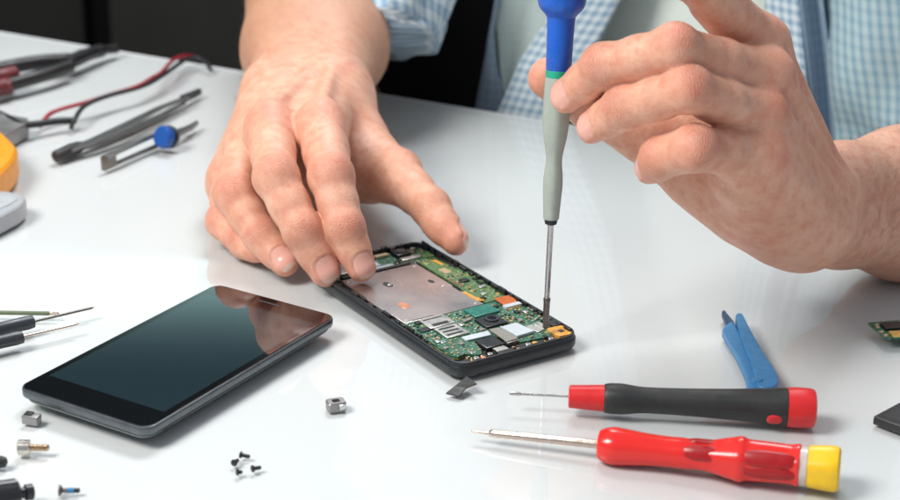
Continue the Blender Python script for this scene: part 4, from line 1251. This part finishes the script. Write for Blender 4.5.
# cables
m_cabb = mat('black_cable', (.010, .011, .014), .42)
m_cabr = mat('red_cable', (.30, .012, .020), .4)
def cable(name, m, px, zs, r, label):
    P_ = [at(x, y, z) for (x, y), z in zip(px, zs)]
    o = MB().tube(spline(P_, 8), r, 12).build(name, m)
    return tag(o, label, 'cable')
cable('cable', m_cabb, [(-30, 108), (-6, 112), (10, 119), (22, 124.5), (37, 124), (58, 121), (76, 120.5)], [.004, .006, .009, .009, .008, .007, .006], .0024,
      'thick black cable running in from the left edge above the yellow object')
cable('cable', m_cabb, [(71, 128), (74, 121), (84, 106.5), (106, 96.5), (143, 86), (165, 74), (184, 60.5), (196, 58), (206, 63), (211, 70)],
      [.002, .007, .010, .011, .011, .011, .009, .008, .006, .003], .0016, 'thin black cable arching over the table beside the red one')
cable('cable', m_cabr, [(40, 127), (46, 117.5), (57, 110.5), (87, 102), (112, 94), (138, 86), (152, 78), (162, 72), (172, 61), (184, 56), (193, 57)],
      [.002, .006, .009, .010, .011, .012, .012, .012, .010, .009, .006], .0014, 'dark red cable looping beside the thin black cable')
# dark pliers behind, red grips
pl0 = at(60, 60, 0)
pl = empty('pliers', (float(pl0[0]), float(pl0[1]), 0), 0, 'black pliers with dark red grips lying at the far left of the table', 'pliers')
m_redg = mat('dark_red_grip', (.11, .010, .013), .5)
def bar(name, m, px, zs, r): return put(MB().tube(spline([at(x, y, z) for (x, y), z in zip(px, zs)], 6), r, 12).build(name, m, None), pl)
bar('jaw', m_black, [(66, 64), (86, 55), (104, 50), (119, 48.5)], [.010, .010, .008, .006], [.0055] * 6 + [.0050] * 6 + [.0035] * 6 + [.002])
bar('handle', m_black, [(70, 60), (40, 62), (5, 68), (-40, 78)], [.010, .012, .012, .010], .0052)
bar('handle', m_black, [(70, 66), (40, 76), (5, 86), (-40, 100)], [.010, .010, .009, .008], .0048)
bar('grip', m_redg, [(14, 74), (2, 77), (-30, 84)], [.012, .012, .011], .0062)
bar('grip', m_redg, [(12, 84.5), (2, 87), (-30, 96)], [.010, .009, .009], .0058)

# objects cut by the left edge
m_orange = mat('yellow_rubber', (.76, .29, .008), .42, var=.06)
o = flat([(-55, 123), (-12, 125), (10, 142), (18, 152), (14, 163), (0, 178), (-20, 196), (-70, 190)], .016, .0005, .019, .0045, 'instrument_corner', m_orange, None, 2)
tag(o, 'rounded yellow rubber corner of an instrument at the left edge', 'instrument')
m_boxg = mat('dull_metal', (.30, .29, .29), .42, .7, vscale=200)
o = flat([(-40, 128), (-6, 112), (28, 118.5), (28, 123), (8, 134), (-30, 150)], .010, .0004, .0105, .0012, 'metal_box', m_boxg, None, 0)
tag(o, 'dull grey metal box behind the yellow rubber corner', 'box')
m_whb = mat('pale_grey_plastic', (.36, .38, .40), .35, var=.05)
wb = empty('plastic_device', (float(at(0, 215, 0)[0]), float(at(0, 215, 0)[1]), 0), 0, 'pale grey plastic device at the left edge in front of the yellow corner', 'device')
flat([(-60, 196), (-10, 190), (20, 193), (26, 199), (18, 207), (-12, 222), (-60, 236)], .011, .0003, .0112, .0022, 'housing', m_whb, wb, 2)
flat([(-55, 199), (-12, 194.5), (14, 196.5), (17, 199.5), (8, 205), (-14, 214), (-55, 225)], .0116, .0110, .0117, .0003, 'top_panel', mat('panel_grey', (.40, .43, .45), .3), wb, 2)

# dark handled needle tools and the green stick
m_dh = mat('slate_plastic', (.030, .034, .042), .40, bump=.2, bscale=1200)
for (p0, p1, hx, lab) in (((94, 307.5), (-75, 346.4), 33, 'slate handled needle probe with the longer needle, farther from the black phone'),
                          ((79, 323.8), (-75, 359.2), 22, 'slate handled needle probe with the shorter needle, nearer to the black phone')):
    a, b, pr = lying(p0, .0052, p1, .0058)
    g = empty('needle_probe', (float(a[0]), float(a[1]), 0), 0, lab, 'probe', 'needle probes with slate handles')
    put(MB().lathe(pr([(p0[0], .8), (p0[0] - 3, 2.6), (hx, 3.2), (hx - 4, 3.4)]), a, b, 12).build('needle', m_bras if hx < 30 else m_dsteel, None), g)
    put(MB().lathe(pr([(hx + .6, 9), (hx, 13), (hx - 6, 14.4), (hx - 20, 13.8), (hx - 40, 14.6), (-74, 15)]), a, b, 28, shape=lambda an, t: 1 + .02 * math.cos(8 * an)).build('handle', m_dh, None), g)
m_olive = mat('olive_lacquer', (.13, .16, .09), .4)
a, b, pr = lying((59, 313.6), .003, (-70, 311.6), .003)
g = empty('brass_tipped_stick', (float(a[0]), float(a[1]), 0), 0, 'thin olive green stick with a brass tip above the needle probes', 'stick')
put(MB().lathe(pr([(59, 1.2), (58, 3), (43, 3.4)]), a, b, 14).build('tip', m_bras, None), g)
put(MB().lathe(pr([(50, 3.4), (48, 4.4), (-69, 4.6)]), a, b, 14).build('stick', m_olive, None), g)

# ------------------------------------------------------------------ small pieces
def ground(px, py): p = at(px, py, 0); return (float(p[0]), float(p[1]), 0)
def local(fn, name, m, parent): o = fn.build(name, m, parent); return o
# square nut with a bright face
nu = empty('metal_nut', ground(336, 409), .35, 'small square metal nut with a hole, alone between the phone and the black chips', 'nut')
mb = MB(); rr0 = rrect(0, 0, .0082, .0062, .0012, 4)
loops = [[(x, y, 0) for x, y in rr0], [(x, y, .0036) for x, y in rr0], [(x * .9, y * .9, .0041) for x, y in rr0], [(x * .42, y * .5, .0041) for x, y in rr0], [(x * .42, y * .5, .0015) for x, y in rr0]]
loft(mb, loops); mb.build('body', m_boxg, nu, sharp=.5)
MB().box((.0018, -.0026, .0022), (.0032, .0022, .0024), .3, .0003).build('bright_face', m_steel, nu)
# bent dark clip
cl0 = at(460, 389, 0)
strip_ = empty('spring_clip', (float(cl0[0]), float(cl0[1]), 0), 0, 'bent dark metal clip lying in front of the opened phone', 'clip')
m_clip = mat('gunmetal', (.030, .029, .028), .45, .3, vscale=600)
def plate(pts, th, name, m, parent):
    P_ = [np.array(p) for p in pts]; n_ = np.cross(P_[1] - P_[0], P_[2] - P_[0]); n_ = n_ / np.linalg.norm(n_)
    if n_[2] < 0: n_ = -n_
    vs = [p + n_ * th / 2 for p in P_] + [p - n_ * th / 2 for p in P_]; q = len(P_)
    fs = [tuple(range(q)), tuple(reversed(range(q, 2 * q)))] + [(i, i + q, (i + 1) % q + q, (i + 1) % q) for i in range(q)]
    return put(MB().add(vs, fs, 0, False).build(name, m, None, sharp=None), parent)
plate([at(446, 393.5, .001), at(459, 396.5, .001), at(466, 388.5, .0026), at(455, 386.5, .0026)], .0008, 'foot', m_clip, strip_)
plate([at(455, 386.5, .0026), at(466, 388.5, .0026), at(477, 384, .0044), at(467, 376.6, .0044)], .0008, 'leaf', m_clip, strip_)
# little grey block by the phone
bl = empty('metal_block', ground(32, 423), -.25, 'little grey metal block beside the corner of the black screened phone', 'block')
MB().box((0, 0, .0020), (.0072, .0046, .0040), 0, .0005).build('body', m_boxg, bl)
MB().box((-.0012, .0004, .0042), (.0034, .0030, .0008), 0, .0002).build('raised_pad', m_clip, bl)
# brass standoff
m_nick = mat('nickel', (.70, .66, .58), .22, 1.0, vscale=700)
m_brass = mat('brass', (.64, .50, .36), .25, 1.0, vscale=700)
st = empty('thumb_screw', ground(32, 453), 0, 'brass screw with a wide bright cylindrical head lying on its side', 'screw')
a = at(18, 447.5, .0033); b = at(49.5, 448, .0030)
ln = float(np.linalg.norm(b - a)); put(MB().lathe([(0, .0029), (.0003, .0033), (.0046, .0033), (.0050, .0029), (.0051, .0012)], a, b, 32, shape=lambda an, t: 1 + .012 * math.cos(24 * an)).build('head', m_nick, None), st)
thr = [(.0048, .0013)]
x = .0052
while x < ln - .0006: thr += [(x, .00125), (x + .00025, .00150)]; x += .0005
thr += [(ln - .0003, .0012), (ln, .0008)]
put(MB().lathe(thr, a, b, 18).build('threaded_shank', m_brass, None), st)
# screw with blue locking compound
sc = empty('screw', ground(68, 494), 0, 'tiny steel screw with a band of blue thread compound near the bottom edge', 'screw')
a = at(58.5, 490.5, .0018); b = at(79, 490.5, .0014)
put(MB().lathe([(0, .0021), (.0004, .0023), (.0008, .0022), (.0017, .0010)], a, b, 24).build('head', m_dsteel, None), sc)
put(MB().lathe([(.0015, .0010), (.0036, .0010)], a, b, 18).build('shank', m_dsteel, None), sc)
put(MB().lathe([(.0034, .00112), (.0060, .00112)], a, b, 18).build('thread_compound', mat('blue_compound', (.02, .16, .34), .5), None), sc)
put(MB().lathe([(.0058, .0010), (.0080, .0010), (.0083, .0006)], a, b, 18).build('point', m_clip, None), sc)
# black knurled knob cut by the corner
kn = empty('knurled_knob', ground(8, 497), 0, 'black knurled knob with a small bolt, cut off by the lower left corner', 'knob')
a = at(-6, 497, .0060); b = at(30, 492, .0045)
put(MB().lathe([(0, .0052), (.0005, .0060), (.0085, .0060), (.0095, .0048)], a, b, 40, shape=lambda an, t: 1 + .03 * math.cos(18 * an)).build('head', m_blk2, None), kn)
put(MB().lathe([(.0090, .0022), (.0125, .0022)], a, b, 20).build('neck', m_blk2, None), kn)
put(MB().lathe([(.0118, .0024), (.0122, .0032), (.0150, .0032), (.0155, .0022)], a, b, 20).build('bolt', m_blk2, None), kn)
o = MB().lathe([(0, .001), (.0006, .0022), (.003, .0026), (.0052, .0020), (.0058, .0006)], at(-7, 462, .0026), at(6, 462, .0024), 20).build('bead', m_clip)
tag(o, 'dark grey metal bead at the left edge above the black knurled knob', 'bead')
# four tiny black screws
spots = [((236, 464.5), 1.2, 0, .0038), ((245, 458.5), -.2, 0, .0044), ((239.5, 475), .4, 1, .0026), ((256.5, 471), .55, 0, .0042)]
labs = ['tiny black screw at the left edge of its little cluster', 'tiny black screw farthest from the table front in its little cluster',
        'shortest tiny black screw, nearest the table front in its little cluster', 'tiny black screw lying apart at the right of its little cluster']
for i, ((px, py), rz, up_, ln) in enumerate(spots):
    g = empty('tiny_screw', ground(px, py), rz, labs[i], 'screw', 'tiny black screws in front of the black phone')
    MB().lathe([(0, .0012), (.0002, .0015), (.0009, .0014), (.0011, .0008)], (-ln / 2, 0, .0015), (ln / 2, 0, .0011), 18).build('head', m_blk2, g)
    MB().lathe([(.0010, .00085), (ln - .0004, .00085), (ln, .0004)], (-ln / 2, 0, .0015), (ln / 2, 0, .0011), 14).build('shank', m_blk2, g)
# small circuit board and black slab at the right edge
cb = empty('circuit_board', ground(900, 334), 0, 'small green circuit board cut off by the right edge', 'circuit board')
def fl2(px, z, z0, z1, name, m, par=cb, bev=.0001): return flat(px, z, z0, z1, bev, name, m, par, 0)
fl2([(868, 322.5), (935, 317), (960, 336), (886, 337.5)], .0052, .0040, .0052, 'board', m_pcb)
fl2([(880, 322.6), (930, 318.8), (940, 325), (886, 328.5)], .0066, .0052, .0066, 'chip', m_blk2, bev=.0003)
fl2([(888, 331), (925, 329), (930, 334.5), (893, 336)], .0060, .0052, .0060, 'connector', m_gold, bev=.0002)
for (x, y) in ((876, 326), (880, 330.5), (884, 333.8), (875, 323.6)):
    fl2([(x, y), (x + 3, y - .2), (x + 4, y + 1.6), (x + 1, y + 1.8)], .006, .0052, .0060, 'capacitor', m_tan, bev=.0001)
for (x, y) in ((888, 334), (930, 326), (884, 327)):
    fl2([(x, y), (x + 4, y), (x + 5, y + 2), (x + 1, y + 2)], .002, .0002, .0041, 'standoff', m_tin)
bs = empty('battery', ground(920, 420), 0, 'flat black battery block cut off by the right edge', 'battery')
flat([(873.5, 416), (902, 401), (985, 424), (955, 445), (900, 426)], .0042, .0002, .0042, .0006, 'cell', mat('black_wrap', (.017, .017, .018), .4, bump=.15, bscale=1200), bs, 0)
flat([(884, 416), (903, 405.5), (975, 424.5), (953, 438.5), (902, 422)], .0044, .0042, .00432, .00004, 'wrap_label', mat('dark_wrap_label', (.028, .028, .029), .35), bs, 0)
# ------------------------------------------------------------------ camera, light, render settings
cd = bpy.data.cameras.new('camera'); cam = bpy.data.objects.new('camera', cd); COL.objects.link(cam)
M = Matrix(((RT[0], UP[0], -FW[0], EYE[0]), (RT[1], UP[1], -FW[1], EYE[1]), (RT[2], UP[2], -FW[2], EYE[2]), (0, 0, 0, 1)))
cam.matrix_world = M
cd.sensor_width = 36; cd.lens = CF / 900 * 36
cd.clip_start = .02; cd.clip_end = 50
cd.dof.use_dof = True; cd.dof.focus_distance = depth(at(470, 338, .01)) ; cd.dof.aperture_fstop = 10.5
scene.camera = cam

w = bpy.data.worlds.new('World'); scene.world = w; w.use_nodes = True
w.node_tree.nodes['Background'].inputs[0].default_value = (.80, .88, 1.0, 1)
w.node_tree.nodes['Background'].inputs[1].default_value = .45
def area(name, loc, look, sx, sy, radiance, col):
    l = bpy.data.lights.new(name, 'AREA'); l.shape = 'RECTANGLE'; l.size = sx; l.size_y = sy
    l.energy = radiance * math.pi * sx * sy; l.color = col
    o = bpy.data.objects.new(name, l); COL.objects.link(o)
    o.location = loc
    o.rotation_euler = (Vector(look) - Vector(loc)).to_track_quat('-Z', 'Y').to_euler()
    return o
area('softbox_key', (-.85, .25, 1.15), (.05, .82, .02), .55, .55, 26.0, (1, .965, .92))
area('softbox_top', (.05, 1.68, 1.5), (.08, .75, 0), .8, .55, 19.0, (.95, .975, 1))
area('wall_washer', (-1.2, 2.14, .50), (-1.2, 2.3, .605), 2.2, .05, 70.0, (.80, 1.0, .98)).data.spread = R(55)  # added strip lamp: glow on the unseen upper wall for the phone glass to mirror
scene.view_settings.view_transform = 'Standard'; scene.view_settings.look = 'None'
scene.view_settings.gamma = 1; scene.view_settings.exposure = 0
scene.cycles.use_denoising = True
scene.cycles.max_bounces = 8
